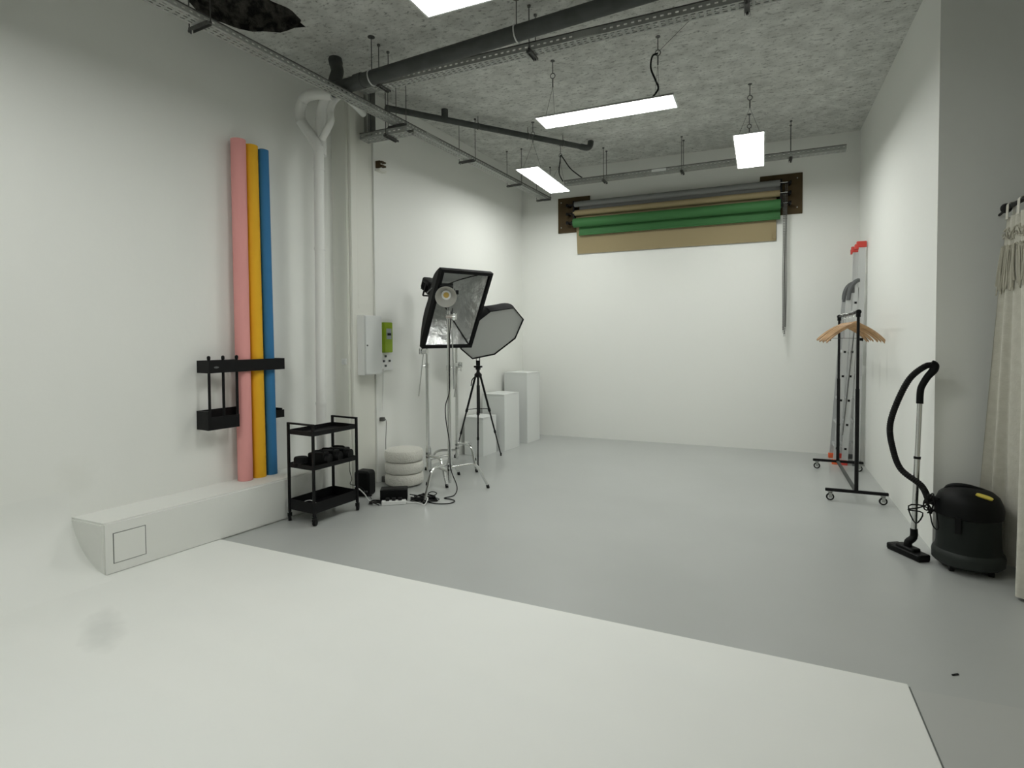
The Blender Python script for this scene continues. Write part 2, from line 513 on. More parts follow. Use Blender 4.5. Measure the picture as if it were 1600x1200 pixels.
# ------------------------------------------------------------------ ceiling lamps
def panel_light(cx, cy, z, along, label, hang, extra=None):
    L, W = 1.195, 0.29
    sx, sy = (L, W) if along == 'x' else (W, L)
    t = thing('panel_light', label, 'ceiling light', (cx, cy, z), 'hanging LED panel lights')
    fr = MB(); e = 0.012
    fr.box((cx-sx/2, cy-sy/2, z), (cx-sx/2+e, cy+sy/2, z+0.012)).box((cx+sx/2-e, cy-sy/2, z), (cx+sx/2, cy+sy/2, z+0.012))
    fr.box((cx-sx/2+e, cy-sy/2, z), (cx+sx/2-e, cy-sy/2+e, z+0.012)).box((cx-sx/2+e, cy+sy/2-e, z), (cx+sx/2-e, cy+sy/2, z+0.012))
    fr.box((cx-sx/2, cy-sy/2, z+0.0105), (cx+sx/2, cy+sy/2, z+0.0125))
    ob('frame', fr, M['panel'], t)
    ob('diffuser', MB().box((cx-sx/2+e, cy-sy/2+e, z+0.002), (cx+sx/2-e, cy+sy/2-e, z+0.006)), M['emit'], t)
    ob('driver_box', MB().rbox((cx, cy, z+0.03), (0.16, 0.05, 0.03) if along == 'x' else (0.05, 0.16, 0.03), 0.006), M['greyplastic'], t)
    for hx, hy in hang:
        zt = H
        ob('hook', MB().cyl((hx, hy, zt-0.11), (hx, hy, zt), 0.004, n=6).lathe([(0.02, -0.006), (0.02, 0)], (hx, hy, zt), n=10), M['galvdark'], t)
        ob('carabiner', MB().torus((hx, hy, zt-0.135), (0, 1, 0.2), 0.022, 0.004, 12, 6).cyl((hx, hy, zt-0.235), (hx, hy, zt-0.16), 0.006, n=6), M['galvdark'], t)
        wv = MB()
        for s in (-1, 1):
            ex, ey = (hx, cy+s*(sy/2-0.02)) if along == 'x' else (cx+s*(sx/2-0.02), hy)
            wv.cyl((hx, hy, zt-0.235), (ex, ey, z+0.012), 0.0016, n=5)
        ob('suspension_wire', wv, M['galvdark'], t)
    if extra:
        ob('cable', MB().tube(extra, 0.008, 6), M['rubber'], t)
    return t
panel_light(-1.26, 2.85, 3.43, 'x', 'bright rectangular panel light cut off by the top edge, nearest the camera', [(-1.75, 2.85), (-0.78, 2.85)])
pl2 = panel_light(-1.25, 4.87, 3.43, 'x', 'long bright panel light hanging crosswise in mid room', [(-1.746, 4.93), (-0.806, 4.90)],
            [(-0.806, 4.90, 3.86), (-0.85, 4.89, 3.84), (-0.86, 4.88, 3.74), (-0.82, 4.88, 3.63), (-0.80, 4.87, 3.55), (-0.88, 4.87, 3.46)])
panel_light(-2.47, 6.66, 3.43, 'y', 'bright panel light hanging lengthwise beside the far end of the left cable tray', [(-2.413, 7.10), (-2.45, 6.22)], [(-2.49, 7.43, 3.62), (-2.50, 7.30, 3.70), (-2.43, 7.14, 3.82), (-2.41, 7.11, 3.87), (-2.39, 7.14, 3.84), (-2.33, 7.26, 3.73), (-2.25, 7.40, 3.66), (-2.22, 7.43, 3.64)])
panel_light(-0.125, 6.53, 3.43, 'y', 'bright panel light hanging lengthwise before the brown board on the right', [(-0.12, 6.19), (-0.14, 7.02)])
ob('feed_wire', MB().cyl((-0.806, 4.90, 3.87), (-0.42, 4.12, 3.70), 0.002, n=5), M['galvdark'], pl2)
# unseen panels added over the near half of the studio to light the white floor
panel_light(-2.75, 1.0, 3.43, 'y', 'added out-of-frame panel light hanging lengthwise along the white curved wall', [(-2.75, 0.6), (-2.75, 1.4)])
panel_light(-1.6, -0.4, 3.43, 'x', 'added out-of-frame panel light hanging crosswise over the front of the studio', [(-2.09, -0.4), (-1.12, -0.4)])

# ------------------------------------------------------------------ cable trays
def tray_mesh(p0, p1, side, w=0.11, h=0.05, pitch=0.05):
    """perforated U channel; p0, p1 = near bottom edge line, side = unit vector across, open top"""
    p0 = Vector(p0); p1 = Vector(p1); side = Vector(side).normalized()
    d = (p1-p0); L = d.length; d.normalize(); up = Vector((0,0,1))
    Rm = Matrix((d, side, up)).transposed()
    mb = MB(); t = 0.0022
    def bar(a, b, o, z, ww, hh):
        c = p0 + d*((a+b)/2) + side*o + up*z
        mb.obox(c, (b-a, ww, hh), Rm)
    sw = 0.012                                   # slot width
    st = (w-3*sw)/4
    for k in range(4):
        bar(0, L, st/2+k*(st+sw), 0, st, t)
    n = int(L/pitch)
    for i in range(n+1):
        a = i*L/n
        bar(max(0, a-0.010), min(L, a+0.010), w/2, 0.0003, w-0.01, t)
    for o in (0.001, w-0.001):
        hs = (h-0.011)/2
        bar(0, L, o, hs/2, t, hs); bar(0, L, o, h-hs/2, t, hs)
        for i in range(n+1):
            a = i*L/n
            bar(max(0, a-0.014), min(L, a+0.014), o, h/2, t*0.9, h)
    return mb
def lips(t, p0, p1, side, w, h):
    p0 = Vector(p0); p1 = Vector(p1); side = Vector(side).normalized(); d = p1-p0; L = d.length; d.normalize(); up = Vector((0,0,1))
    Rm = Matrix((d, side, up)).transposed()
    for o in (-0.002, w+0.002):
        ob('edge_lip', MB().obox(p0+d*L/2+side*o+up*(h+0.001), (L, 0.008, 0.007), Rm), M['galvdark'], t)
def rods(t, pts, z0):
    for x, y in pts:
        ob('hanging_rod', MB().cyl((x, y, z0), (x, y, H), 0.004, n=6).cyl((x, y, H-0.012), (x, y, H), 0.014, n=8).cyl((x, y, z0-0.002), (x, y, z0+0.012), 0.009, n=6), M['galvdark'], t)
def bracket(t, a, b):
    a = Vector(a); b = Vector(b); dd = (b-a).normalized(); sd = Vector((-dd.y, dd.x, 0))
    Rm = Matrix((dd, sd, Vector((0,0,1)))).transposed()
    mb = MB().obox((a+b)/2, ((b-a).length, 0.035, 0.003), Rm)
    for s in (-1, 1): mb.obox((a+b)/2+sd*0.017*s+Vector((0,0,-0.009)), ((b-a).length, 0.003, 0.02), Rm)
    mb.cyl(b+Vector((0,0,-0.03)), b+Vector((0,0,0.01)), 0.005, n=6)
    ob('support_bracket', mb, M['galvdark'], t)

# along the left wall
def tx(y): return -3.165 + 0.072*(y-4.34)        # right hand rail of the left tray
zt = 3.545
t = thing('cable_tray', 'long perforated steel cable tray running down the left side', 'cable tray', (tx(5), 5.0, zt), 'perforated steel cable trays')
dl = Vector((0.072, 1, 0)).normalized(); sdl = Vector((-dl.y, dl.x, 0))
ob('tray', tray_mesh((tx(0.2), 0.2, zt), (tx(8.08), 8.08, zt), sdl, 0.112, 0.036), M['galv'], t)
lips(t, (tx(0.2), 0.2, zt), (tx(8.08), 8.08, zt), sdl, 0.112, 0.036)
for y in (1.2, 2.62, 4.6, 5.85, 7.02, 7.95):
    a = Vector((tx(y), y, zt-0.005)) - sdl*0.03; b = Vector((tx(y), y, zt-0.005)) + sdl*0.16
    bracket(t, a, b)
    rods(t, [(a.x+0.012, a.y), (b.x-0.015, b.y)], zt-0.02)
ob('splice_plate', MB().box((tx(5.05)+0.002, 4.95, zt+0.004), (tx(5.15)+0.008, 5.20, zt+0.034)), M['galv'], t)
# crosswise, mid room
t = thing('cable_tray', 'perforated steel cable tray crossing the room beside the thick grey pipe', 'cable tray', (-1.3, 4.1, 3.675), 'perforated steel cable trays')
ob('tray', tray_mesh((-3.24, 4.06, 3.665), (1.05, 4.06, 3.69), (0, 1, 0), 0.10, 0.055), M['galv'], t)
lips(t, (-3.24, 4.06, 3.665), (1.05, 4.06, 3.69), (0, 1, 0), 0.10, 0.055)
for x in (-3.0, -1.62, -0.1):
    bracket(t, (x, 4.19, 3.668), (x, 4.03, 3.668))
    rods(t, [(x, 4.045), (x, 4.178)], 3.65)
ob('splice_plate', MB().box((-1.27, 4.054, 3.68), (-1.08, 4.059, 3.728)), M['galv'], t)
# by the back wall
t = thing('cable_tray', 'perforated steel cable tray crossing the far end above the paper rolls', 'cable tray', (-0.8, 7.5, 3.585), 'perforated steel cable trays')
ob('tray', tray_mesh((-2.48, 7.46, 3.585), (0.86, 7.40, 3.585), (0.018, 1, 0), 0.11, 0.05), M['galv'], t)
lips(t, (-2.48, 7.46, 3.585), (0.86, 7.40, 3.585), (0.018, 1, 0), 0.11, 0.05)
for x in (-1.93, -0.93, 0.30):
    bracket(t, (x, 7.60, 3.58), (x, 7.42, 3.58))
    rods(t, [(x, 7.435), (x+0.004, 7.585)], 3.56)
ob('splice_plate', MB().box((-1.30, 7.427, 3.6), (-1.12, 7.434, 3.632)), M['panel'], t, label='pale joint plate')
# short drop by the column
t = thing('cable_tray', 'short steel cable tray turning down beside the corner column', 'cable tray', (-3.4, 4.6, 3.48), 'perforated steel cable trays')
ob('tray', tray_mesh((-3.62, 4.56, 3.45), (-3.08, 4.56, 3.45), (0, 1, 0), 0.13, 0.055), M['galv'], t)
lips(t, (-3.62, 4.56, 3.45), (-3.08, 4.56, 3.45), (0, 1, 0), 0.13, 0.055)
ob('riser_tray', MB().box((-3.60, 4.60, 3.5), (-3.597, 4.72, 3.98)).box((-3.60, 4.60, 3.5), (-3.55, 4.603, 3.98)).box((-3.60, 4.717, 3.5), (-3.55, 4.72, 3.98)), M['galv'], t)
for k, yy_ in enumerate((4.64, 4.68)):
    ob('cable', MB().tube([(-3.30, yy_, 3.463), (-3.5, yy_, 3.466), (-3.57, yy_, 3.53), (-3.58, yy_, 3.7), (-3.58, yy_, 3.97)], 0.007, 6), M['greyplastic'], t)
bracket(t, (-3.3, 4.73, 3.445), (-3.3, 4.53, 3.445))
rods(t, [(-3.3, 4.543), (-3.3, 4.715)], 3.43)

# ------------------------------------------------------------------ pipes under the ceiling
def pz(x): return 3.665 + 0.058*(x+3.0)
t = thing('drain_pipe', 'thick dark grey drain pipe hung crosswise under the ceiling', 'pipe', (-1.5, 3.92, pz(-1.5)))
ob('pipe', MB().tube([(-3.43, 3.96, 3.655), (-3.34, 3.94, 3.655), (-3.2, 3.93, 3.655), (-3.1, 3.92, pz(-3.1))], 0.058, 18, 5).cyl((-3.1, 3.92, pz(-3.1)), (1.2, 3.92, pz(1.2)), 0.058, n=20), M['greypipe'], t)
ob('socket_collar', MB().cyl((-3.14, 3.92, pz(-3.14)), (-3.07, 3.92, pz(-3.07)), 0.064, n=20), M['greypipe'], t)
for x in (-2.98, -1.67, -0.3, 0.9):
    cl = ob('clamp', MB().torus((x, 3.92, pz(x)), (1, 0, 0.058), 0.061, 0.006, 24, 6), M['alu'], t, label='shiny pipe clamp')
    ob('rod', MB().cyl((x, 3.92, pz(x)+0.06), (x, 3.92, H), 0.004, n=6).cyl((x, 3.92, H-0.005), (x, 3.92, H), 0.03, n=12), M['galvdark'], cl)
ob('upstand_elbow', MB().tube([(-3.46, 4.00, 3.70), (-3.45, 4.02, 3.78), (-3.45, 4.05, 3.86), (-3.48, 4.07, 3.93), (-3.50, 4.08, 4.0)], 0.055, 16, 5), M['greypipe'], t)
ob('elbow_collar', MB().cyl((-3.485, 4.075, 3.945), (-3.50, 4.08, 3.99), 0.06, n=16), M['greypipe'], t)

t = thing('grey_pipe', 'thin dark grey pipe running diagonally close under the ceiling', 'pipe', (-2.8, 6.0, 3.88))
pa, pb = Vector((-3.58, 4.93, 3.885)), Vector((-2.09, 7.02, 3.905))
ob('pipe', MB().cyl(pa, pb, 0.033, n=14), M['greypipe'], t)
ob('end_elbow', MB().tube([pb-(pb-pa).normalized()*0.03, pb+Vector((0.04, 0.05, 0.0)), pb+Vector((0.07, 0.09, 0.03)), pb+Vector((0.08, 0.10, 0.093))], 0.038, 12, 4), M['greypipe'], t)
pm = pa.lerp(pb, 0.26)
ob('branch_stub', MB().cyl(pm, pm+Vector((0, 0, 0.12)), 0.036, n=12), M['greypipe'], t)
for f in (0.42, 0.68, 0.88):
    p = pa.lerp(pb, f)
    cl = ob('clamp', MB().torus(p, pb-pa, 0.036, 0.004, 16, 6), M['galvdark'], t)
    ob('rod', MB().cyl(p+Vector((0,0,.033)), (p.x, p.y, H), 0.004, n=6), M['galvdark'], cl)

# white soil pipe in the corner
t = thing('soil_pipe', 'white painted downpipe with looping bends in the left corner', 'pipe', (-3.628, 3.967, 0.34))
def sp(*pts):                   # everything pulled a little off the wall
    return [(x*0.97, y*0.97, 1.5+(z-1.5)*0.97) for x, y, z in pts]
ob('pipe', MB().cyl((-3.628, 3.967, 0.34), (-3.60, 3.967, 3.20), 0.043, n=20), M['pvc'], t)
ob('loop_branch', MB().tube(sp((-3.71, 4.09, 3.20), (-3.735, 4.085, 3.27), (-3.79, 4.08, 3.36), (-3.855, 4.07, 3.45), (-3.895, 4.06, 3.53), (-3.88, 4.05, 3.63), (-3.81, 4.04, 3.695), (-3.71, 4.04, 3.705), (-3.61, 4.05, 3.69), (-3.53, 4.07, 3.68)), 0.046, 18, 3), M['pvc'], t)
ob('straight_branch', MB().tube(sp((-3.715, 4.13, 3.18), (-3.725, 4.14, 3.3), (-3.73, 4.14, 3.5), (-3.71, 4.14, 3.62), (-3.64, 4.12, 3.68), (-3.55, 4.10, 3.70)), 0.043, 16, 4), M['pvc'], t)
ob('side_branch', MB().tube(sp((-3.70, 4.12, 3.33), (-3.63, 4.11, 3.40), (-3.585, 4.11, 3.47), (-3.60, 4.12, 3.56), (-3.57, 4.13, 3.65), (-3.53, 4.19, 3.72), (-3.55, 4.34, 3.73), (-3.62, 4.62, 3.72)), 0.031, 14, 4), M['pvc'], t)
for z in (0.92, 2.3, 3.0):
    x = -3.628 + 0.028*(z-0.34)/2.86
    ob('collar', MB().cyl((x, 3.967, z-0.012), (x, 3.967, z+0.012), 0.048, n=20), M['pvc'], t)
for p, dv, rr in (((-3.885, 4.062, 3.49), (-.25, 0, .9), .049), ((-3.852, 4.045, 3.66), (.6, 0, .7), .049), ((-3.81, 4.078, 3.39), (-.55, 0, .8), .049), ((-3.727, 4.14, 3.36), (0, 0, 1), .046), ((-3.73, 4.14, 3.52), (0, 0, 1), .046)):
    dv = Vector(dv).normalized(); p = Vector(sp(p)[0])
    ob('joint_ring', MB().cyl(p-dv*0.005, p+dv*0.005, rr, n=18), M['pvc'], t)

# ------------------------------------------------------------------ electrics on the column
t = thing('fuse_box', 'pale metal electrical cabinet on the corner column', 'electrical box', (-3.6, 4.62, 1.137))
ob('casing', MB().box((-3.66, 4.49, 1.137), (-3.545, 4.757, 1.728)), M['white'], t, bevel=0.004)
dr = ob('door', MB().box((-3.543, 4.495, 1.145), (-3.53, 4.752, 1.72)), M['plinth'], t, bevel=0.003)
ob('lock', MB().cyl((-3.53, 4.515, 1.43), (-3.525, 4.515, 1.43), 0.009, n=10), M['greyplastic'], dr)
t = thing('electricity_meter', 'lime green electricity meter on a white backboard behind the cabinet', 'meter', (-3.62, 4.93, 1.2))
ob('backboard', MB().box((-3.63, 4.83, 1.16), (-3.612, 5.05, 1.70)), M['white'], t, bevel=0.003)
md = ob('meter_case', MB().box((-3.612, 4.845, 1.35), (-3.565, 4.985, 1.665)), M['lime'], t, bevel=0.006)
ob('window', MB().box((-3.565, 4.875, 1.49), (-3.560, 4.955, 1.60)), M['screen'], md)
ob('display', MB().box((-3.560, 4.885, 1.528), (-3.557, 4.945, 1.552)), M['black'], md)
for z, y in ((1.30, 4.90), (1.25, 4.87), (1.25, 4.97), (1.20, 4.90)):
    ob('breaker', MB().box((-3.612, y, z), (-3.596, y+0.02, z+0.022)), M['greyplastic'], t)
ob('conduit', MB().tube([(-3.60, 4.86, 1.18), (-3.605, 4.86, 1.0), (-3.612, 4.85, 0.74)], 0.007, 6), M['pvc'], t)
t = thing('wall_switch', 'small white switch on the side of the corner column', 'switch', (-3.715, 4.40, 1.25))
ob('plate', MB().box((-3.745, 4.386, 1.245), (-3.685, 4.40, 1.305)), M['white'], t, bevel=0.003)
ob('rocker', MB().box((-3.73, 4.381, 1.26), (-3.70, 4.387, 1.29)), M['plinth'], t)
t = thing('cable_outlet', 'small wall outlet with a thin wire trailing to the floor, left of the cushion stool', 'outlet', (-3.63, 4.86, 0.6))
ob('box', MB().box((-3.64, 4.835, 0.635), (-3.595, 4.875, 0.675)), M['galvdark'], t, bevel=0.003)
ob('wire', MB().tube([(-3.60, 4.87, 0.66), (-3.59, 4.885, 0.62), (-3.592, 4.875, 0.4), (-3.585, 4.87, 0.15), (-3.58, 4.85, 0.04), (-3.57, 4.83, 0.012)], 0.003, 5), M['rubber'], t)
ob('foot_clamp', MB().rbox((-3.60, 4.86, 0.03), (0.045, 0.06, 0.06), 0.01), M['galvdark'], t)
t = thing('wall_bracket', 'rusty metal bracket high on the wall beyond the column', 'bracket', (-3.60, 4.86, 3.22))
ob('arm', MB().box((-3.645, 4.83, 3.25), (-3.59, 4.85, 3.32)).box((-3.60, 4.83, 3.26), (-3.56, 4.90, 3.275)).box((-3.60, 4.83, 3.30), (-3.56, 4.90, 3.312)), M['boardwood'], t)
ob('plaster_lip', MB().box((-3.645, 4.82, 3.215), (-3.58, 4.93, 3.235)), M['column'], t)

# ------------------------------------------------------------------ paper rolls standing in the wall rack
def roll_standing(name, lab, m, p0, p1, r):
    p0 = Vector(p0); p1 = Vector(p1); ax = p1-p0; L = ax.length
    t = thing(name, lab, 'paper roll', p0, 'coloured background paper rolls standing on the ledge')
    ob('paper', MB().lathe([(r*0.62, 0), (r, 0.0), (r, L), (r*0.62, L)], p0, ax, n=32), m, t)
    ob('core', MB().lathe([(r*0.6, 0), (r*0.6, 0.012)], p1-ax.normalized()*0.004, ax, n=20), M['card'], t)
    return t
roll_standing('paper_roll', 'tall pink paper roll standing on the ledge, leftmost of three', M['pink'], (-3.885, 3.365, 0.341), (-3.895, 3.37, 3.115), 0.0575)
roll_standing('paper_roll', 'tall yellow paper roll standing on the ledge, middle of three', M['yellow'], (-3.872, 3.494, 0.341), (-3.885, 3.483, 3.10), 0.056)
roll_standing('paper_roll', 'tall blue paper roll standing on the ledge, rightmost of three', M['blue'], (-3.855, 3.612, 0.341), (-3.862, 3.588, 3.09), 0.046)
t = thing('wall_rack', 'black metal wall rack holding the upright paper rolls', 'wall rack', (-3.95, 3.35, 0.80))
def rk(y, z, off): return Vector((wx(y), y, z)) + nrm*off
def rbar(mb, y0, y1, z0, z1, o0, o1):
    mb.extrude([rk(y0, z0, o0), rk(y1, z0, o0), rk(y1, z0, o1), rk(y0, z0, o1)], (0, 0, z1-z0)); return mb
y0, y1 = 3.05, 3.715
mb = MB()
rbar(mb, y0, y1, 1.24, 1.335, 0.150, 0.162)
rbar(mb, y0, y1, 1.24, 1.335, 0.0, 0.008)
rbar(mb, y0, y0+0.012, 1.24, 1.335, 0.0, 0.15)
rbar(mb, y1-0.012, y1, 1.24, 1.335, 0.0, 0.15)
ob('upper_rail', mb, M['black'], t)
mb = MB()
rbar(mb, y0-0.01, y1, 0.825, 0.945, 0.0, 0.01)
rbar(mb, y0-0.01, y0+0.012, 0.80, 0.945, 0.0, 0.155)
rbar(mb, y1-0.012, y1, 0.825, 0.90, 0.0, 0.12)
rbar(mb, y0, y0+0.245, 0.80, 0.90, 0.148, 0.155)
rbar(mb, y1-0.10, y1+0.02, 0.82, 0.885, 0.11, 0.118)
ob('lower_rail', mb, M['black'], t)
for yv in (y0+0.012, y0+0.125, y0+0.238):
    ob('post', MB().cyl(rk(yv, 0.83, 0.142), rk(yv, 1.355, 0.142), 0.0105, n=10).lathe([(0.013, 0), (0.013, .02), (0.006, .028)], rk(yv, 1.345, 0.142), n=10), M['black'], t)
for yv in (y0+0.245, y0+0.38, y0+0.50, y0+0.60):
    mb = MB(); rbar(mb, yv, yv+0.008, 1.25, 1.33, 0.01, 0.03)
    ob('divider', mb, M['black'], t)
ob('badge', MB().extrude([rk(y0+0.06+0.02*math.cos(a/12*2*PI), 1.283+0.008*math.sin(a/12*2*PI), 0.162) for a in range(12)], nrm*0.0015), M['greyplastic'], t, label='small grey oval badge')
for yv in (y0+0.03, y1-0.07):
    mb = MB(); rbar(mb, yv, yv+0.045, 0.915, 0.928, 0.0095, 0.0115)
    ob('slot', mb, M['plinth'], t)

# ------------------------------------------------------------------ backdrop rolls on the back wall
def board(name, lab, x0, x1, side):
    t = thing(name, lab, 'mounting board', ((x0+x1)/2, 8.12, 3.07), 'brown boards carrying the paper rolls')
    ob('panel', MB().box((x0, 8.118, 3.05), (x1, 8.14, 3.565)), M['boardwood'], t, bevel=0.002)
    inx = x1-0.20 if side < 0 else x0+0.245
    for z in (3.425, 3.30, 3.172):
        h = ob('hook', MB().cyl((inx+side*0.10, 8.118, z-0.004), (inx+side*0.10, 7.985, z-0.004), 0.012, n=10).lathe([(0.022, 0), (0.026, .012), (0.018, .03)], (inx+side*0.118, 7.985, z-0.004), (-side, 0, 0), n=12)
               .cyl((inx+side*0.10, 7.985, z-0.004), (inx, 7.985, z-0.004), 0.011, n=10), M['black'], t)
        if side > 0:
            ob('pin', MB().cyl((inx-0.015, 7.965, z-0.002), (inx+0.075, 7.965, z-0.002), 0.0065, n=8), M['chrome'], h)
    mb = MB().box((inx-0.012, 7.96, 3.12), (inx+0.012, 8.118, 3.47))
    ob('bracket_plate', mb, M['black'], t)
    for z in (3.50, 3.13):
        ob('screw', MB().cyl((x0+0.05 if side < 0 else x1-0.06, 8.118, z), (x0+0.05 if side < 0 else x1-0.06, 8.113, z), 0.008, n=8), M['galv'], t)
    return t
board('mounting_board', 'brown wooden board at the left end of the paper rolls', -2.80, -2.31, -1)
board('mounting_board', 'brown wooden board at the right end of the paper rolls, behind the chains', -0.03, 0.465, 1)
YR = 7.985
def hroll(lab, m, x0, x1, z, r, sheet, YR=YR):
    t = thing('backdrop_roll', lab, 'paper roll', ((x0+x1)/2, YR, z-r), 'background paper rolls hung on the back wall')
    ob('paper', MB().lathe([(r*0.55, 0), (r, 0), (r, x1-x0), (r*0.55, x1-x0)], (x0, YR, z), (1, 0, 0), n=28), m, t)
    ob('core_plug', MB().cyl((x0-0.03, YR, z), (x0, YR, z), r*0.5, n=14).cyl((x1, YR, z), (x1+0.03, YR, z), r*0.5, n=14), M['black'], t)
    zb, yb, sx0, sx1, bar_r = sheet
    ys = YR-r if yb < YR else YR+r
    mb = MB()
    n = 24
    ring = []
    for i in range(n+1):
        x = sx0+(sx1-sx0)*i/n
        wob = 0.0012*math.sin(i*0.5)
        zt0 = z; dz = (zt0-zb)
        ring.append([(x, ys+(yb-ys)*(k/6)+wob*(k/6), zt0-dz*k/6) for k in range(7)]+[(x, ys+(yb-ys)*(k/6)+wob*(k/6)+0.0015, zt0-dz*k/6) for k in range(6, -1, -1)])
    mb.loft(ring, True, True)
    ob('hanging_sheet', mb, m, t)
    if bar_r:
        ob('weight_bar', MB().cyl((sx0, yb+0.0, zb), (sx1, yb, zb), bar_r, n=16), m, t)
    return t
hroll('slim grey paper roll at the top of the wall-mounted three', M['greypaper'], -2.50, 0.205, 3.425, 0.040, (3.352, YR+0.046, -2.44, 0.205, 0.008))
hroll('tan paper roll below the grey one, its sheet hanging lowest', M['tanpaper'], -2.52, 0.205, 3.30, 0.042, (2.725, 8.118, -2.50, 0.165, 0), 8.0)
hroll('green paper roll at the bottom of the wall-mounted three', M['greenpaper'], -2.515, 0.21, 3.157, 0.066, (2.99, YR+0.052, -2.45, 0.21, 0.012))
ob('torn_corner', MB().extrude([(0.11, 8.108, 2.76), (0.165, 8.108, 2.74), (0.165, 8.100, 2.86), (0.14, 8.098, 2.85), (0.125, 8.098, 2.80)], (0, -0.006, 0)), M['tanpaper'], bpy.data.objects['backdrop_roll.001'])
def chain(lab, x, zt, zb, y):
    mb = MB()
    half = 0.0075
    L = zt-zb
    nb = int(L/0.02)
    pts = []
    for s in (-1, 1):
        for i in range(nb+1):
            z = zt-L*i/nb
            hw = half*(0.8 if i > nb*0.97 else 1)
            pts.append((x+s*hw+0.003*math.sin(i*0.11+s), y, z))
    for p in pts:
        mb.obox(p, (0.0085, 0.0085, 0.012), Euler((0.5, 0.4, 0.3)).to_matrix())
    for s in (-1, 1):
        mb.tube([(x+s*half, y, zt), (x+s*half, y, zb+0.1), (x+s*half*0.8, y, zb)], 0.0018, 5, 3)
    o = ob('pull_chain', mb, M['galvdark'])
    tag(o, lab, 'chain', 'pull chains of the paper rolls')
chain('longest of the three pull chains beside the paper rolls', 0.262, 3.17, 1.53, 7.955)
chain('middle-length pull chain beside the paper rolls, reaching just less low', 0.249, 3.30, 1.58, 7.985)
chain('shortest pull chain beside the paper rolls, nearest the wall', 0.276, 3.42, 1.62, 8.01)

# ------------------------------------------------------------------ white plinths
def plinth(lab, cx, cy, w_, d_, h_, rot):
    Rm = Matrix.Rotation(rot, 3, 'Z')
    t = thing('plinth', lab, 'plinth', (cx, cy, 0), 'white display plinths')
    t.location = (cx, cy, 0)
    ob('body', MB().obox((cx, cy, h_/2-0.01), (w_, d_, h_-0.02), Rm), M['plinth'], t, bevel=0.002)
    ob('top_board', MB().obox((cx, cy, h_-0.009), (w_, d_, 0.018), Rm), M['plinth'], t, bevel=0.002)
def pcorner(nx, ny, w_, d_, rot):
    """centre from the near right corner"""
    v = Matrix.Rotation(rot, 2) @ Vector((-w_/2, d_/2)); return nx+v.x, ny+v.y
for lab, nx, ny, w_, d_, h_, rot in (
        ('tallest white plinth, standing in the far left corner', -3.02, 7.39, 0.38, 0.38, 1.0, -0.12),
        ('middle-height white plinth between the tall and the short one', -3.085, 6.76, 0.34, 0.42, 0.75, -0.08),
        ('shortest white plinth, behind the black tripod', -3.20, 6.36, 0.28, 0.34, 0.49, -0.07)):
    cx_, cy_ = pcorner(nx, ny, w_, d_, rot)
    plinth(lab, cx_, cy_, w_, d_, h_, rot)

# ------------------------------------------------------------------ C-stands
def c_stand(lab, x, y, angs, hts, rad, riser, collars, arm, rot=0):
    t = thing('c_stand', lab, 'light stand', (x, y, 0), 'chrome light stands')
    B = Vector((x, y, 0))
    ob('column', MB().cyl(B+Vector((0,0,0.13)), B+Vector((0,0,collars[0])), 0.0185, n=14).cyl(B+Vector((0,0,0.10)), B+Vector((0,0,0.13)), 0.013, 0.0175, n=14), M['chrome'], t)
    ob('riser', MB().cyl(B+Vector((0,0,collars[0])), B+Vector((0,0,riser)), 0.0135, n=12), M['chrome'], t)
    for k, c in enumerate(collars):
        cl = ob('collar', MB().cyl(B+Vector((0,0,c-0.035)), B+Vector((0,0,c+0.015)), 0.023, n=14), M['chrome'], t)
        a = arm[0]+1.2+k
        dv = Vector((math.cos(a), math.sin(a), 0))
        ob('t_handle', MB().cyl(B+Vector((0,0,c-0.01))+dv*0.02, B+Vector((0,0,c-0.01))+dv*0.055, 0.006, n=8).cyl(B+Vector((0,0,c-0.028))+dv*0.057, B+Vector((0,0,c+0.012))+dv*0.057, 0.006, n=8), M['chrome'], cl)
    for i, (a, hh) in enumerate(zip(angs, hts)):
        a = math.radians(a); dv = Vector((math.cos(a), math.sin(a), 0)); up = Vector((0,0,1)); rr = rad[i]
        pts = [B+up*hh, B+dv*0.08+up*(hh), B+dv*(rr*0.55)+up*(hh+0.005), B+dv*(rr*0.70)+up*(hh-0.015), B+dv*(rr*0.78)+up*(hh-0.06), B+dv*(rr*0.88)+up*(hh*0.45), B+dv*rr+up*0.022]
        lg = ob('leg', MB().tube(pts, 0.0138, 10, 4).cyl(B+up*(hh-0.03), B+up*(hh+0.03), 0.024, n=14), M['chrome'], t)
        ob('foot_cap', MB().cyl(B+dv*(rr+0.003)+up*0.0, B+dv*(rr-0.006)+up*0.035, 0.0155, n=10), M['rubber'], lg)
    aa, az, tilt, al, outw = arm
    dv = Vector((math.cos(aa), math.sin(aa), 0)); g = B+Vector((0,0,az))+dv*0.035
    gh = ob('grip_head', MB().cyl(g-dv*0.045, g+dv*0.015, 0.028, n=14).cyl(g+dv*0.015, g+dv*0.03, 0.035, n=14), M['chrome'], t)
    ob('grip_handle', MB().cyl(g+dv*0.03, g+dv*0.055, 0.006, n=8).cyl(g+dv*0.055-Vector((0,0,.03)), g+dv*0.055+Vector((0,0,.03)), 0.007, n=8), M['chrome'], gh)
    e = g + Vector((math.cos(outw)*math.sin(tilt), math.sin(outw)*math.sin(tilt), -math.cos(tilt)))*al
    ob('boom_arm', MB().cyl(g+Vector((0,0,0.03)), e, 0.0065, n=8).cyl(e, e+Vector((0,0,-0.012)), 0.009, n=8), M['chrome'], t)
    return t
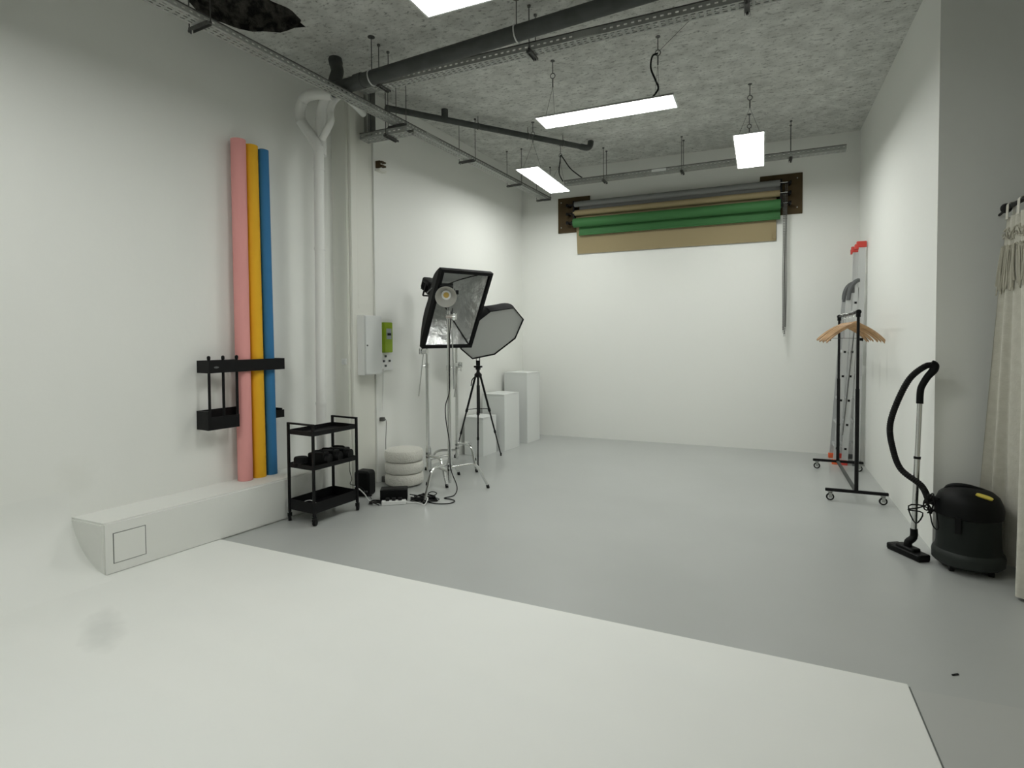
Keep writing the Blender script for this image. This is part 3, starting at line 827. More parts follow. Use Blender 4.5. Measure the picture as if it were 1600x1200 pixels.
c_stand('chrome stand nearest the camera, carrying the small round studio lamp', -2.745, 4.735, (-95, 50, 155), (0.29, 0.25, 0.21), (0.40, 0.40, 0.40), 1.76, (1.22,), (-0.05, 1.70, 0.03, 0.68, 0.2))
c_stand('chrome stand beside the cushion stool, carrying the rectangular softbox', -3.20, 5.07, (-28, 62, 118), (0.27, 0.23, 0.31), (0.37, 0.38, 0.36), 1.60, (1.22,), (PI, 1.36, 0.16, 0.46, -1.9))
c_stand('chrome stand behind the other two, carrying the octagonal softbox', -3.205, 5.70, (-20, 88, 222), (0.29, 0.25, 0.21), (0.33, 0.42, 0.36), 1.72, (1.14,), (-0.3, 1.19, 0.14, 0.36, 3.6))

# ------------------------------------------------------------------ studio lamps
def studio_lamp(lab, c, n, L=0.24, refl=True, r=0.095, yoke_to=None):
    """c = front of the lamp, n = pointing direction"""
    c = Vector(c); n = Vector(n).normalized(); F = frame(n)
    X, Y = F.col[0], F.col[1]
    if Y.z < 0: X, Y = -X, -Y
    Rm = Matrix((X, Y, n)).transposed()
    t = thing('studio_lamp', lab, 'studio lamp', c)
    back = c - n*(0.09 if refl else 0.0)
    ob('housing', MB().rbox(back-n*L/2, (0.105, 0.125, L), 0.02, Rm).rbox(back-n*(L*0.55)+Y*0.045, (0.13, 0.05, L*0.6), 0.012, Rm), M['blackplastic'], t)
    fins = MB()
    for k in range(6): fins.obox(back-n*(0.05+k*0.03), (0.125, 0.13, 0.006), Rm)
    ob('cooling_fins', fins, M['black'], t)
    yk = MB()
    for s in (-1, 1): yk.obox(back-n*0.10+X*s*0.078-Y*0.03, (0.006, 0.14, 0.028), Rm)
    yk.obox(back-n*0.10-Y*0.10, (0.16, 0.006, 0.028), Rm)
    yo = ob('yoke', yk, M['black'], t)
    kn = back-n*0.10+X*0.085
    ob('knob', MB().cyl(kn, kn+X*0.03, 0.022, n=14), M['blackplastic'], yo)
    if yoke_to is not None:
        a = back-n*0.10-Y*0.10
        ob('spigot', MB().cyl(a, Vector(yoke_to), 0.012, n=10), M['chrome'], yo)
    if refl:
        R0 = 0.042
        ob('reflector', MB().lathe([(R0, -0.085), (r*0.72, -0.05), (r*0.93, -0.015), (r, 0.0), (r+0.003, 0.0), (r*0.97, -0.02), (r*0.76, -0.056), (R0+0.006, -0.09)], c, n, 36, False, False), M['reflector'], t)
        ob('ring', MB().lathe([(0.027, -0.074), (0.045, -0.07), (0.045, -0.086), (0.0, -0.086)][:4], c, n, 28, False, False), M['panel'], t)
        ob('led_chip', MB().lathe([(0.0272, -0.078), (0.0272, -0.072)], c, n, 24), M['cob'], t)
    return t
ncl = Vector((0.45, -0.84, -0.30)).normalized()
studio_lamp('small black LED lamp with an open silver dish facing the camera', (-2.688, 4.598, 1.880), ncl, 0.17, True, 0.097, (-2.745, 4.735, 1.76))

# softbox helper
def softbox_frames(fc, n, upv):
    n = Vector(n).normalized()
    u = Vector(upv); u = (u-n*u.dot(n)).normalized()
    wv = u.cross(n)
    return Vector(fc), n, u, wv
# rectangular, open front
fc, n, u, wv = softbox_frames((-2.845, 5.05, 1.795), (0.781, -0.410, -0.47), (0, 0, 1))
if wv.dot(Vector((1, 0, 0))) < 0: wv = -wv
t = thing('softbox', 'rectangular black softbox with an open silver interior', 'softbox', fc)
def rect_rings(inset, t0=0.0, t1=1.0, lip=0.0, n_=8, m_=7):
    rings = []
    for i in range(n_+1):
        s = t0+(t1-t0)*i/n_
        k = s**0.72
        hw = 0.075+(0.30-0.075)*k-inset; hh = 0.075+(0.425-0.075)*k-inset
        dep = -0.40*(1-s)
        ring = []
        cs = [(-hw, -hh), (hw, -hh), (hw, hh), (-hw, hh)]
        for q in range(4):
            a, b = cs[q], cs[(q+1) % 4]
            for j in range(m_):
                f = j/m_
                sag = math.sin(PI*f)*(-0.018)*(s*(1-s)*4)
                px, py = a[0]+(b[0]-a[0])*f, a[1]+(b[1]-a[1])*f
                if q in (0, 2): py += (-sag if q == 0 else sag)
                else: px += (sag if q == 1 else -sag)
                ring.append(fc + wv*px + u*py + n*dep)
        rings.append(ring)
    return rings
out = rect_rings(0.0)
def rect_ring_at(hw, hh, dep, m_=7):
    ring = []; cs = [(-hw, -hh), (hw, -hh), (hw, hh), (-hw, hh)]
    for q in range(4):
        a, b = cs[q], cs[(q+1) % 4]
        for j in range(m_):
            f = j/m_; ring.append(fc+wv*(a[0]+(b[0]-a[0])*f)+u*(a[1]+(b[1]-a[1])*f)+n*dep)
    return ring
shell_r = out + [rect_ring_at(0.302, 0.427, 0.0), rect_ring_at(0.302, 0.427, 0.055), rect_ring_at(0.270, 0.395, 0.055), rect_ring_at(0.268, 0.393, 0.050), rect_ring_at(0.288, 0.413, -0.003)] + list(reversed(rect_rings(0.006)))
ob('shell', MB().loft(shell_r, False, False), M['fabricblack'], t, sharp=50)
lin = [rect_ring_at(0.0, 0.0, -0.385)] + rect_rings(0.011)
lin = [[p+n*0.004 for p in r_] for r_ in lin]
ob('silver_lining', MB().loft(lin, False, False), M['silver'], t, sharp=60)
rr_ = rect_rings(0.016)
for ci in (0, 7, 14, 21):
    ob('seam', MB().tube([r_[ci]+n*0.004 for r_ in rr_], 0.0035, 6, 2), M['fabricblack'], t)
ob('speed_ring', MB().lathe([(0.05, -0.425), (0.095, -0.425), (0.095, -0.395), (0.05, -0.395)], fc, n, 28, False, False), M['black'], t)
ob('zip_flap', MB().tube([fc-wv*0.306+u*0.20-n*0.03, fc-wv*0.262+u*0.1-n*0.16, fc-wv*0.205+u*0.05-n*0.26], 0.006, 6, 3), M['greyplastic'], t)
studio_lamp('black lamp head mounted behind the rectangular softbox', fc-n*0.43, n, 0.24, False, yoke_to=(-3.20, 5.07, 1.58))
# octagonal
fo, no, uo, wo = softbox_frames((-2.88, 5.985, 1.547), (0.662, -0.288, -0.69), (0.122, -0.305, 0.245))
t = thing('softbox', 'octagonal black softbox with a pale grey diffuser, behind the rectangular one', 'softbox', fo)
def oring(r, dep, n_=8, sub=3):
    out = []
    for k in range(n_):
        a0 = k*2*PI/n_; a1 = (k+1)*2*PI/n_
        p0 = Vector((math.cos(a0), math.sin(a0)))*r; p1 = Vector((math.cos(a1), math.sin(a1)))*r
        for j in range(sub):
            p = p0.lerp(p1, j/sub); out.append(fo+uo*p.x+wo*p.y+no*dep)
    return out
rs = []
for i in range(11):
    s = i/10; rs.append(oring(0.07+(0.42-0.07)*math.sin(s*PI/2)**0.9, -0.33*(1-s)))
ob('shell', MB().loft(rs+[oring(0.422, 0.012), oring(0.408, 0.012), oring(0.408, -0.004)], False, False), M['fabricblack'], t, sharp=50)
ob('diffuser', MB().loft([oring(0.0, 0.0), oring(0.2, 0.001), oring(0.409, 0.0)], False, False), M['diffuser'], t)
for k in range(8):
    ob('rib', MB().tube([r_[k*3]-(r_[k*3]-fo-no*((r_[k*3]-fo).dot(no)))*0.0 for r_ in rs], 0.004, 6, 1), M['black'], t)
ob('speed_ring', MB().lathe([(0.05, -0.36), (0.09, -0.36), (0.09, -0.325), (0.05, -0.325)], fo, no, 28, False, False), M['black'], t)
studio_lamp('black lamp head mounted behind the octagonal softbox', fo-no*0.345, no, 0.20, False, yoke_to=(-3.205, 5.70, 1.72))

# ------------------------------------------------------------------ phone tripod
TP = Vector((-3.14, 6.12, 0))
t = thing('tripod', 'black tripod with a phone clamp in front of the short plinth', 'tripod', TP)
ob('centre_column', MB().cyl(TP+Vector((0,0,0.56)), TP+Vector((0,0,1.09)), 0.014, n=12).cyl(TP+Vector((0,0,0.58)), TP+Vector((0,0,0.92)), 0.02, n=12), M['black'], t)
ob('shoulder', MB().lathe([(0.02, 0), (0.045, 0.015), (0.045, 0.04), (0.022, 0.065)], TP+Vector((0,0,1.015)), n=16), M['black'], t)
for (fx, fy) in ((-3.02, 6.50), (-2.975, 5.775), (-3.50, 6.17)):
    ft = Vector((fx, fy, 0.012)); top = TP+Vector((0,0,1.03))+(ft-TP-Vector((0,0,0.012))).normalized()*0.04
    m1 = top.lerp(ft, 0.42); m2 = top.lerp(ft, 0.70)
    lg = ob('leg', MB().cyl(top, m1, 0.013, n=8).cyl(m1, m2, 0.010, n=8).cyl(m2, ft, 0.0075, n=8).cyl(m1-(ft-top)*0.02, m1+(ft-top)*0.015, 0.017, n=8).cyl(m2-(ft-top)*0.018, m2+(ft-top)*0.012, 0.014, n=8), M['black'], t)
    ob('foot', MB().cyl(ft+Vector((0,0,-0.012)), ft+Vector((0,0,0.025)), 0.012, n=8), M['rubber'], lg)
    sp = top.lerp(ft, 0.405)
    ob('spreader', MB().cyl(TP+Vector((0,0,0.64)), sp, 0.0045, n=6), M['black'], t)
ob('pan_head', MB().rbox(TP+Vector((0,0,1.125)), (0.05, 0.05, 0.03), 0.01).rbox(TP+Vector((0,0,1.148)), (0.10, 0.05, 0.022), 0.008).cyl(TP+Vector((0,0,1.06)), TP+Vector((0,0,1.12)), 0.02, n=12), M['black'], t)
ob('pan_handle', MB().tube([TP+Vector((0.02,0.0,1.07)), TP+Vector((-.04,-.07,1.0)), TP+Vector((-.05,-.09,0.92))], 0.006, 6, 4), M['black'], t)
_vr = Vector((0.9155, 0.4024, 0))
ph = MB()
Rv = Matrix((_vr, Vector((0,0,1)).cross(_vr), Vector((0,0,1)))).transposed()
c0 = TP+Vector((0,0,1.215))
ph.obox(c0+Vector((0,0,-0.045)), (0.044, 0.02, 0.02), Rv).obox(c0+Vector((0,0,0.052)), (0.050, 0.022, 0.014), Rv)
ph.obox(c0+_vr*0.021+Vector((0,0,0.0)), (0.008, 0.018, 0.10), Rv).obox(c0-_vr*0.021, (0.008, 0.018, 0.10), Rv).obox(c0+Vector((0,0,-0.015)), (0.044, 0.016, 0.045), Rv)
ob('phone_clamp', ph, M['black'], t)

# ------------------------------------------------------------------ stool
sc_ = Vector((-3.355, 4.86, 0))
t = thing('stool', 'round cream stool shaped like three stacked cushions', 'stool', sc_)
z = 0.012
for k in range(3):
    hh = 0.117; rr0 = 0.197
    prof = [(rr0-0.05, 0.0), (rr0-0.026, 0.001), (rr0-0.011, 0.008), (rr0-0.002, 0.028), (rr0, hh/2), (rr0-0.002, hh-0.028), (rr0-0.011, hh-0.008), (rr0-0.026, hh-0.001), (rr0-0.05, hh)]
    if k == 2: prof = prof[:-1] + [(rr0-0.05, hh+0.004), (rr0-0.10, hh+0.010), (0.02, hh+0.012)]
    ob('cushion_tier', MB().lathe(prof, sc_+Vector((0,0,z)), n=48), M['boucle'], t)
    z += hh+0.0015
ob('base', MB().cyl(sc_, sc_+Vector((0,0,0.014)), 0.14, n=30), M['black'], t)

# ------------------------------------------------------------------ trolley
cA, cB = Vector((-3.55, 3.505, 0)), Vector((-3.262, 3.475, 0))
ex = (cB-cA).normalized(); ey = Vector((-ex.y, ex.x, 0)); EW = (cB-cA).length; EL = 0.47
cC = cA+ey*EL; cD = cB+ey*EL
t = thing('trolley', 'black three-tier metal trolley on castors', 'trolley', (cA+cD)/2)
Rc = Matrix((ex, ey, Vector((0,0,1)))).transposed()
cen = (cA+cD)/2
for k, p in enumerate((cA, cB, cC, cD)):
    pp = p
    ob('post', MB().obox(pp+Vector((0,0,(0.075+0.81)/2)), (0.018, 0.018, 0.81-0.075), Rc), M['black'], t)
    q = pp
    w0 = ob('castor', MB().obox(q+Vector((0,0,0.055)), (0.02, 0.03, 0.03), Rc).cyl(q+Vector((0,0,0.055)), q+Vector((0,0,0.085)), 0.008, n=8), M['black'], t)
    ang = [0.9, 0.3, 1.2, 0.5][k]
    ax = Vector((math.cos(ang), math.sin(ang), 0)); off = Vector((-ax.y, ax.x, 0))*0.012
    ob('wheel', MB().cyl(q+off+Vector((0,0,0.027))-ax*0.011, q+off+Vector((0,0,0.027))+ax*0.011, 0.027, n=18), M['rubber'], w0)
for a, b in ((cA, cB), (cC, cD)):
    ob('handle', MB().obox((a+b)/2+Vector((0,0,0.81)), (EW+0.018, 0.018, 0.014), Rc), M['black'], t)
for zf, hh in ((0.10, 0.085), (0.448, 0.035), (0.722, 0.035)):
    mb = MB().obox(cen+Vector((0,0,zf)), (EW, EL, 0.004), Rc)
    for s in (-1, 1):
        mb.obox(cen+ex*s*(EW/2)+Vector((0,0,zf+hh/2)), (0.004, EL, hh), Rc)
        mb.obox(cen+ey*s*(EL/2)+Vector((0,0,zf+hh/2)), (EW, 0.004, hh), Rc)
    ob('tray', mb, M['black'], t)

# gear on the middle tray
def flash_unit(lab, c, rot, L=0.20):
    t = thing('flash_unit', lab, 'studio flash', c, 'black flash units on the trolley')
    c = Vector(c); R3 = Matrix.Rotation(rot, 3, 'Z'); d = R3 @ Vector((0, 1, 0)); sx_ = R3 @ Vector((1, 0, 0))
    ob('body', MB().rbox(c+Vector((0,0,0.055)), (0.10, L, 0.106), 0.016, R3), M['blackplastic'], t)
    ob('mount', MB().cyl(c+d*(L/2)+Vector((0,0,0.052)), c+d*(L/2+0.03)+Vector((0,0,0.052)), 0.046, n=18), M['black'], t)
    ob('control_panel', MB().obox(c-d*(L/2+0.0005)+Vector((0,0,0.05)), (0.05, 0.003, 0.045), R3), M['greyplastic'], t)
    ob('carry_handle', MB().tube([c-d*(L*0.3)+Vector((0,0,0.104)), c-d*(L*0.25)+Vector((0,0,0.118)), c+d*(L*0.25)+Vector((0,0,0.118)), c+d*(L*0.3)+Vector((0,0,0.104))], 0.007, 8, 3), M['black'], t)
    return t
ZM = 0.4505
flash_unit('black flash unit at the front of the middle trolley tray', (*(cen+ex*0.03-ey*0.08).xy, ZM), -1.35, 0.15)
flash_unit('black flash unit in the centre of the middle trolley tray', (*(cen+ex*0.02+ey*0.03).xy, ZM), -1.35, 0.17)
flash_unit('black flash unit at the far end of the middle trolley tray', (*(cen+ex*0.02+ey*0.15).xy, ZM), -1.40, 0.17)
pc = cen-ex*0.06-ey*0.185+Vector((0,0,ZM))
t = thing('lens_pouch', 'round black pouch at the near left end of the middle trolley tray', 'pouch', pc)
ob('body', MB().lathe([(0.05, 0), (0.056, 0.01), (0.056, 0.07), (0.05, 0.08), (0.02, 0.084)], pc, n=22), M['fabricblack'], t)
ob('strap', MB().torus(pc+Vector((0,0,0.035)), (0,0,1), 0.057, 0.005, 22, 6), M['black'], t)
o = ob('white_cable', MB().tube([cen-ey*0.16-ex*0.09+Vector((0,0,0.108)), cen-ey*0.16-ex*0.06+Vector((0,0,0.15)), cen-ey*0.15+Vector((0,0,0.17)), cen-ey*0.14+ex*0.05+Vector((0,0,0.155)), cen-ey*0.13+ex*0.085+Vector((0,0,0.108))], 0.0035, 6), M['white'])
tag(o, 'short white cable arching in the bottom trolley tray', 'cable')
# mains lead dangling from the trolley
o = ob('thin_cable', MB().tube([(-3.30, 3.90, 0.44), (-3.33, 3.985, 0.43), (-3.34, 4.0, 0.33), (-3.325, 4.01, 0.25), (-3.35, 4.02, 0.20), (-3.30, 4.1, 0.16), (-3.29, 4.2, 0.06), (-3.30, 4.25, 0.01)], 0.003, 5), M['black'])
tag(o, 'thin black lead dangling from the middle trolley tray to the floor', 'cable')

# ------------------------------------------------------------------ gear on the floor
bc = Vector((-3.46, 4.36, 0)); Rb = Matrix.Rotation(0.1, 3, 'Z')
t = thing('carry_case', 'black rounded case standing on the floor behind the trolley', 'case', bc)
ob('shell', MB().rbox(bc+Vector((0,0,0.125)), (0.165, 0.13, 0.24), 0.035, Rb, 4, axis=1), M['blackplastic'], t)
ob('latch', MB().obox(bc+Vector((0.06,-0.068,0.06)), (0.035, 0.008, 0.014), Rb), M['greyplastic'], t)
for s in (-1, 1):
    ob('foot', MB().cyl(bc+Vector((s*0.06,0,0)), bc+Vector((s*0.06,0,0.012)), 0.014, n=10), M['rubber'], t)
pc = Vector((-3.115, 4.345, 0)); Rp = Matrix.Rotation(0.55, 3, 'Z')
t = thing('power_supply', 'flat black power supply box on the floor before the stool', 'power supply', pc)
ob('case', MB().rbox(pc+Vector((0,0,0.059)), (0.245, 0.14, 0.10), 0.008, Rp), M['blackplastic'], t)
ob('vent_lid', MB().obox(pc+Vector((0,0,0.110)), (0.19, 0.10, 0.004), Rp), M['black'], t)
for a, b in ((-1,-1), (1,-1), (1,1), (-1,1)):
    q = pc+Rp @ Vector((a*0.095, b*0.05, 0)); ob('foot', MB().cyl(q, q+Vector((0,0,0.009)), 0.01, n=8), M['rubber'], t)
sa, sb = Vector((-3.10, 4.175, 0.018)), Vector((-2.96, 4.265, 0.018))
dd = (sb-sa).normalized(); Rs = Matrix((dd, Vector((-dd.y, dd.x, 0)), Vector((0,0,1)))).transposed()
t = thing('power_strip', 'white power strip lying among black cables on the floor', 'power strip', (sa+sb)/2-Vector((0,0,0.018)))
ob('body', MB().rbox((sa+sb)/2, ((sb-sa).length+0.05, 0.05, 0.036), 0.008, Rs), M['white'], t)
for k in range(3):
    q = sa.lerp(sb, (k+0.5)/3); ob('plug', MB().rbox(q+Vector((0,0,0.030)), (0.035, 0.035, 0.025), 0.008, Rs), M['rubber'], t)
ob('white_lead', MB().tube([sb+dd*0.02, sb+dd*0.08+Vector((0,0,-.01)), (-2.86, 4.33, 0.007), (-2.80, 4.31, 0.006), (-2.755, 4.30, 0.006), (-2.75, 4.345, 0.05), (-2.80, 4.40, 0.04), (-2.83, 4.44, 0.008)], 0.005, 6), M['white'], t)
o = ob('grey_cable', MB().tube([(-3.27, 3.98, 0.20), (-3.27, 4.04, 0.16), (-3.26, 4.10, 0.10), (-3.25, 4.15, 0.03), (-3.22, 4.18, 0.008)], 0.005, 6), M['plinth'])
tag(o, 'pale cable running from the trolley down to the floor', 'cable')
def scribble(lab, c, rx, ry, n, seed, rad=0.0045, zmax=0.03, rot=0.0, turns=5):
    rnd = random.Random(seed); pts = []
    for i in range(n):
        a = i/n*turns*2*PI+rnd.uniform(-0.4, 0.4); k = rnd.uniform(0.45, 1.0)
        x = math.cos(a)*rx*k; y = math.sin(a)*ry*k
        pts.append((c[0]+x*math.cos(rot)-y*math.sin(rot), c[1]+x*math.sin(rot)+y*math.cos(rot), rnd.uniform(rad, zmax)))
    o = ob('cable_coil', MB().tube(pts, rad, 6, 4), M['rubber'])
    tag(o, lab, 'cable', 'tangled black cables on the floor')
scribble('black cable coiled left of the white power strip', (-3.16, 4.17), 0.09, 0.06, 26, 3, rot=0.4, turns=4)
scribble('tangle of black cable between the power supply and the near stand', (-2.85, 4.42), 0.12, 0.07, 48, 5, 0.005, 0.05, rot=0.5, turns=8)
scribble('loose black cable loop right beside the near stand foot', (-2.78, 4.43), 0.10, 0.055, 26, 9, 0.004, 0.03, rot=0.5, turns=4)
# lamp cable: down the near stand, across the floor and back to the tangle
o = ob('lamp_cable', MB().tube([(-2.69, 4.72, 1.78), (-2.712, 4.71, 1.6), (-2.715, 4.70, 1.3), (-2.72, 4.70, 1.0), (-2.765, 4.70, 0.85), (-2.76, 4.70, 0.7), (-2.72, 4.69, 0.5), (-2.715, 4.70, 0.25), (-2.66, 4.72, 0.08), (-2.655, 4.66, 0.01), (-2.70, 4.55, 0.006), (-2.62, 4.54, 0.006), (-2.56, 4.50, 0.006), (-2.57, 4.42, 0.006), (-2.66, 4.37, 0.006), (-2.76, 4.38, 0.006), (-2.83, 4.42, 0.012)], 0.0048, 7, 6), M['rubber'])
tag(o, 'black lamp cable running down the near stand and looping on the floor', 'cable')
o = ob('stand_cable', MB().tube([(-2.98, 4.40, 0.05), (-2.90, 4.50, 0.02), (-2.85, 4.57, 0.045), (-2.80, 4.58, 0.03), (-2.82, 4.50, 0.01)], 0.0045, 6), M['rubber'])
tag(o, 'short black cable leaving the back of the power supply', 'cable')

# ------------------------------------------------------------------ garment rack
GX, GN, GF = 0.785, 5.85, 7.20
t = thing('garment_rack', 'black metal garment rack on four castors', 'clothes rack', (GX, (GN+GF)/2, 0))
for y in (GN, GF):
    ob('upright', MB().cyl((GX, y, 0.11), (GX, y, 1.02), 0.0165, n=14).cyl((GX, y, 1.02), (GX, y, 1.70), 0.0125, n=14), M['black'], t)
    ob('foot_bar', MB().box((GX-0.245, y-0.013, 0.085), (GX+0.245, y+0.013, 0.111)), M['black'], t, bevel=0.003)
    for s in (-1, 1):
        x = GX+s*0.205
        ct = ob('castor_fork', MB().cyl((x, y, 0.075), (x, y, 0.086), 0.02, n=12).box((x-0.012, y-0.020, 0.03), (x+0.014, y-0.017, 0.078)).box((x-0.012, y+0.017, 0.03), (x+0.014, y+0.020, 0.078)).box((x-0.012, y-0.02, 0.072), (x+0.014, y+0.02, 0.078)).cyl((x, y-0.022, 0.034), (x, y+0.022, 0.034), 0.004, n=8), M['galv'], t, label='bright metal castor fork')
        ob('tyre', MB().torus((x, y, 0.034), (0, 1, 0), 0.026, 0.008, 22, 8), M['rubber'], ct)
        ob('wheel_hub', MB().cyl((x, y-0.006, 0.034), (x, y+0.006, 0.034), 0.021, n=18), M['plinth'], ct)
ob('base_bar', MB().box((GX-0.016, GN+0.013, 0.088), (GX+0.016, GF-0.013, 0.106)), M['greypipe'], t, bevel=0.003)
ob('top_rail', MB().cyl((GX, GN-0.03, 1.705), (GX, GF+0.03, 1.705), 0.0125, n=14), M['black'], t)
for y in (GN, GF):
    ob('corner_joint', MB().cyl((GX, y-0.028, 1.705), (GX, y+0.028, 1.705), 0.021, n=14).cyl((GX, y, 1.66), (GX, y, 1.71), 0.019, n=12), M['blackplastic'], t)

def make_hanger():
    t = thing('coat_hanger', 'x', 'coat hanger', (0, 0, 0))
    # top of hook inside at z = 0 (rail centre); body hangs below
    top, bot = [], []
    n = 14
    mb = MB(); rings = []
    for i in range(2*n+1):
        s = (i-n)/n; a = abs(s)
        x = s*0.232
        zc = -0.098 - 0.045*a - 0.095*a**1.4 - 0.025*a**4
        h_ = 0.017*(1-0.35*a) if a > 0.12 else 0.021
        th = 0.0065+0.009*a**2
        yb = 0.025*a**2
        ring = []
        for k in range(8):
            ang = k/8*2*PI
            ring.append((x, yb+math.cos(ang)*th, zc+math.sin(ang)*h_))
        rings.append(ring)
    mb.loft(rings, True, True)
    ob('wooden_body', mb, M['hangerwood'], t)
    r = 0.021; pts = []
    for k in range(13):
        a = math.radians(200-k*19)
        pts.append((math.cos(a)*r, 0, math.sin(a)*r - 0.005))
    pts += [(0.004, 0, -0.032), (0.0, 0, -0.05), (0, 0, -0.095)]
    ob('hook', MB().tube(pts, 0.0022, 6, 2), M['chrome'], t)
    return t
hg = make_hanger()
nh = 12
rnd = random.Random(11)
for i in range(nh):
    y = 5.95 + (i/(nh-1))*0.95 + rnd.uniform(-0.02, 0.02)
    if i == 0: lab = 'wooden coat hanger nearest the near upright of the rack'
    elif i == nh-1: lab = 'wooden coat hanger farthest from the camera on the rack rail'
    else: lab = ['', 'second', 'third', 'fourth', 'fifth', 'sixth', 'seventh', 'eighth', 'ninth', 'tenth', 'eleventh'][i]+' wooden coat hanger along the rack rail, counted from the near upright'
    loc = (GX, y, 1.705+0.0125-0.016+0.003); rot = (rnd.uniform(-.04, .04), rnd.uniform(-.05, .05), rnd.uniform(-.2, .2))
    if i == 0:
        hg.location = loc; hg.rotation_euler = rot; hg['label'] = lab; hg['group'] = 'wooden hangers on the garment rack'
    else:
        dup(hg, loc, rot, lab, 'wooden hangers on the garment rack')
# clip hanger
cy_ = 6.80
t = thing('clip_hanger', 'thin metal hanger with black clips hanging below the wooden ones', 'coat hanger', (GX, cy_, 1.705))
ob('wire', MB().tube([(GX-0.015, cy_, 1.70), (GX, cy_, 1.722), (GX+0.018, cy_, 1.705), (GX+0.004, cy_, 1.66), (GX, cy_, 1.60), (GX, cy_, 1.468)], 0.0022, 6, 3).cyl((GX-0.17, cy_, 1.468), (GX+0.17, cy_, 1.468), 0.0028, n=6), M['galvdark'], t)
for s in (-1, 1):
    ob('clip', MB().rbox((GX+s*0.145, cy_, 1.455), (0.055, 0.02, 0.028), 0.006).cyl((GX+s*0.12, cy_, 1.47), (GX+s*0.17, cy_, 1.44), 0.006, n=6), M['blackplastic'], t)

# ------------------------------------------------------------------ ladder
YN, YF = 7.50, 7.92
t = thing('ladder', 'folded aluminium ladder leaning in the far right corner', 'ladder', (0.93, 7.7, 0))
def section(xb, xt, zb, zt, w_, mm, off, rungs, name='stile'):
    ax = Vector((xt-xb, 0, zt-zb)); L = ax.length; axn = ax.normalized(); sx2 = Vector((axn.z, 0, -axn.x))
    Rl = Matrix((sx2, Vector((0,1,0)), axn)).transposed()
    c0 = Vector(((xb+xt)/2, 0, (zb+zt)/2))
    for y in (YN+off, YF-off):
        st = ob(name, MB().obox(c0+Vector((0, y, 0)), (w_, 0.022, L), Rl).obox(c0+Vector((0, y-0.012, 0))+sx2*(w_*0.44), (w_*0.10, 0.004, L), Rl).obox(c0+Vector((0, y-0.012, 0))-sx2*(w_*0.44), (w_*0.10, 0.004, L), Rl), mm, t)
        if rungs:
            k = 0.14
            while k < L-0.1:
                p = Vector((xb, y-0.0125, zb))+axn*k
                ob('rung_end', MB().obox(p, (0.024, 0.004, 0.024), Rl), M['black'], st); k += 0.28
    k = 0.14
    while k < L-0.1:
        p = Vector((xb, (YN+YF)/2, zb))+axn*k
        ob('rung', MB().obox(p, (0.028, YF-YN-2*off-0.022, 0.028), Rl), mm, t); k += 0.28
    return axn
section(1.000, 1.035, 0.06, 2.50, 0.068, M['alu'], 0.0, False)
section(0.885, 0.985, 0.05, 2.04, 0.062, M['alu'], 0.0, True)
section(0.80, 0.915, 0.05, 1.93, 0.058, M['alu'], 0.012, True)
for y in (YN, YF):
    ob('red_cap', MB().rbox((1.03, y+0.0, 2.525), (0.10, 0.035, 0.07), 0.01).rbox((0.985, y+0.01, 2.50), (0.045 if y < 7.7 else 0.02, 0.05, 0.06), 0.012), M['red'], t, label='red plastic top cap')
    ob('hinge_cap', MB().tube([(0.905, y-0.012, 1.90), (0.915, y-0.012, 2.00), (0.945, y-0.012, 2.075), (0.985, y-0.012, 2.115), (1.015, y-0.012, 2.12)], [0.022, 0.024, 0.026, 0.024, 0.02], 10, 4).box((0.91, y-0.016, 1.98), (0.965, y+0.008, 2.06)), M['greyplastic'], t, label='grey curved hinge cap')
    ob('foot', MB().rbox((0.795, y+(0.012 if y < 7.7 else -0.012), 0.03), (0.075, 0.035, 0.06), 0.008), M['orange'], t, label='orange rubber foot')
    ob('foot', MB().rbox((0.88, y, 0.03), (0.07, 0.035, 0.06), 0.008), M['red'], t, label='red rubber foot')
    ob('foot', MB().rbox((0.998, y, 0.03), (0.075, 0.035, 0.06), 0.008), M['greyplastic'], t)
ob('strut', MB().cyl((0.86, YN-0.03, 0.35), (0.965, YN-0.03, 1.55), 0.005, n=8), M['galvdark'], t)

# ------------------------------------------------------------------ vacuum cleaner
VC = Vector((1.218, 4.465, 0))
t = thing('vacuum_cleaner', 'black and dark grey tub vacuum cleaner beside the curtain', 'vacuum cleaner', VC)
ob('tub', MB().lathe([(0.165, 0.035), (0.178, 0.06), (0.182, 0.10), (0.172, 0.135), (0.168, 0.16), (0.165, 0.35), (0.160, 0.352)], VC, n=48), M['vacgrey'], t)
ob('bumper_rim', MB().lathe([(0.178, 0.045), (0.188, 0.055), (0.190, 0.10), (0.186, 0.118), (0.174, 0.13)], VC, n=48, capb=False, capt=False), M['vacrim'], t)
ob('head', MB().lathe([(0.165, 0.345), (0.176, 0.35), (0.178, 0.40), (0.172, 0.435), (0.155, 0.475), (0.125, 0.502), (0.08, 0.52), (0.03, 0.525)], VC, n=48), M['blackplastic'], t)
_lv = Vector((-VC.x, -VC.y, 0)).normalized()          # towards the camera
_sv = Vector((-_lv.y, _lv.x, 0))
ob('latch', MB().obox(VC+_lv*0.172-_sv*0.05+Vector((0,0,0.31)), (0.03, 0.018, 0.10), Matrix((_sv, -_lv, Vector((0,0,1)))).transposed()), M['black'], t)
ob('carry_handle', MB().tube([VC+_sv*(-0.12)+Vector((0,0,0.47)), VC-_sv*0.10+Vector((0,0,0.515)), VC-_sv*0.02+Vector((0,0,0.530)), VC+_sv*0.08+Vector((0,0,0.505)), VC+_sv*0.13+Vector((0,0,0.45))], 0.014, 10, 5), M['blackplastic'], t)
bd = MB(); cb = VC+_lv*0.108+_sv*0.075+Vector((0,0,0.497))
nb = (_lv*0.55+_sv*0.35+Vector((0,0,0.85))).normalized()
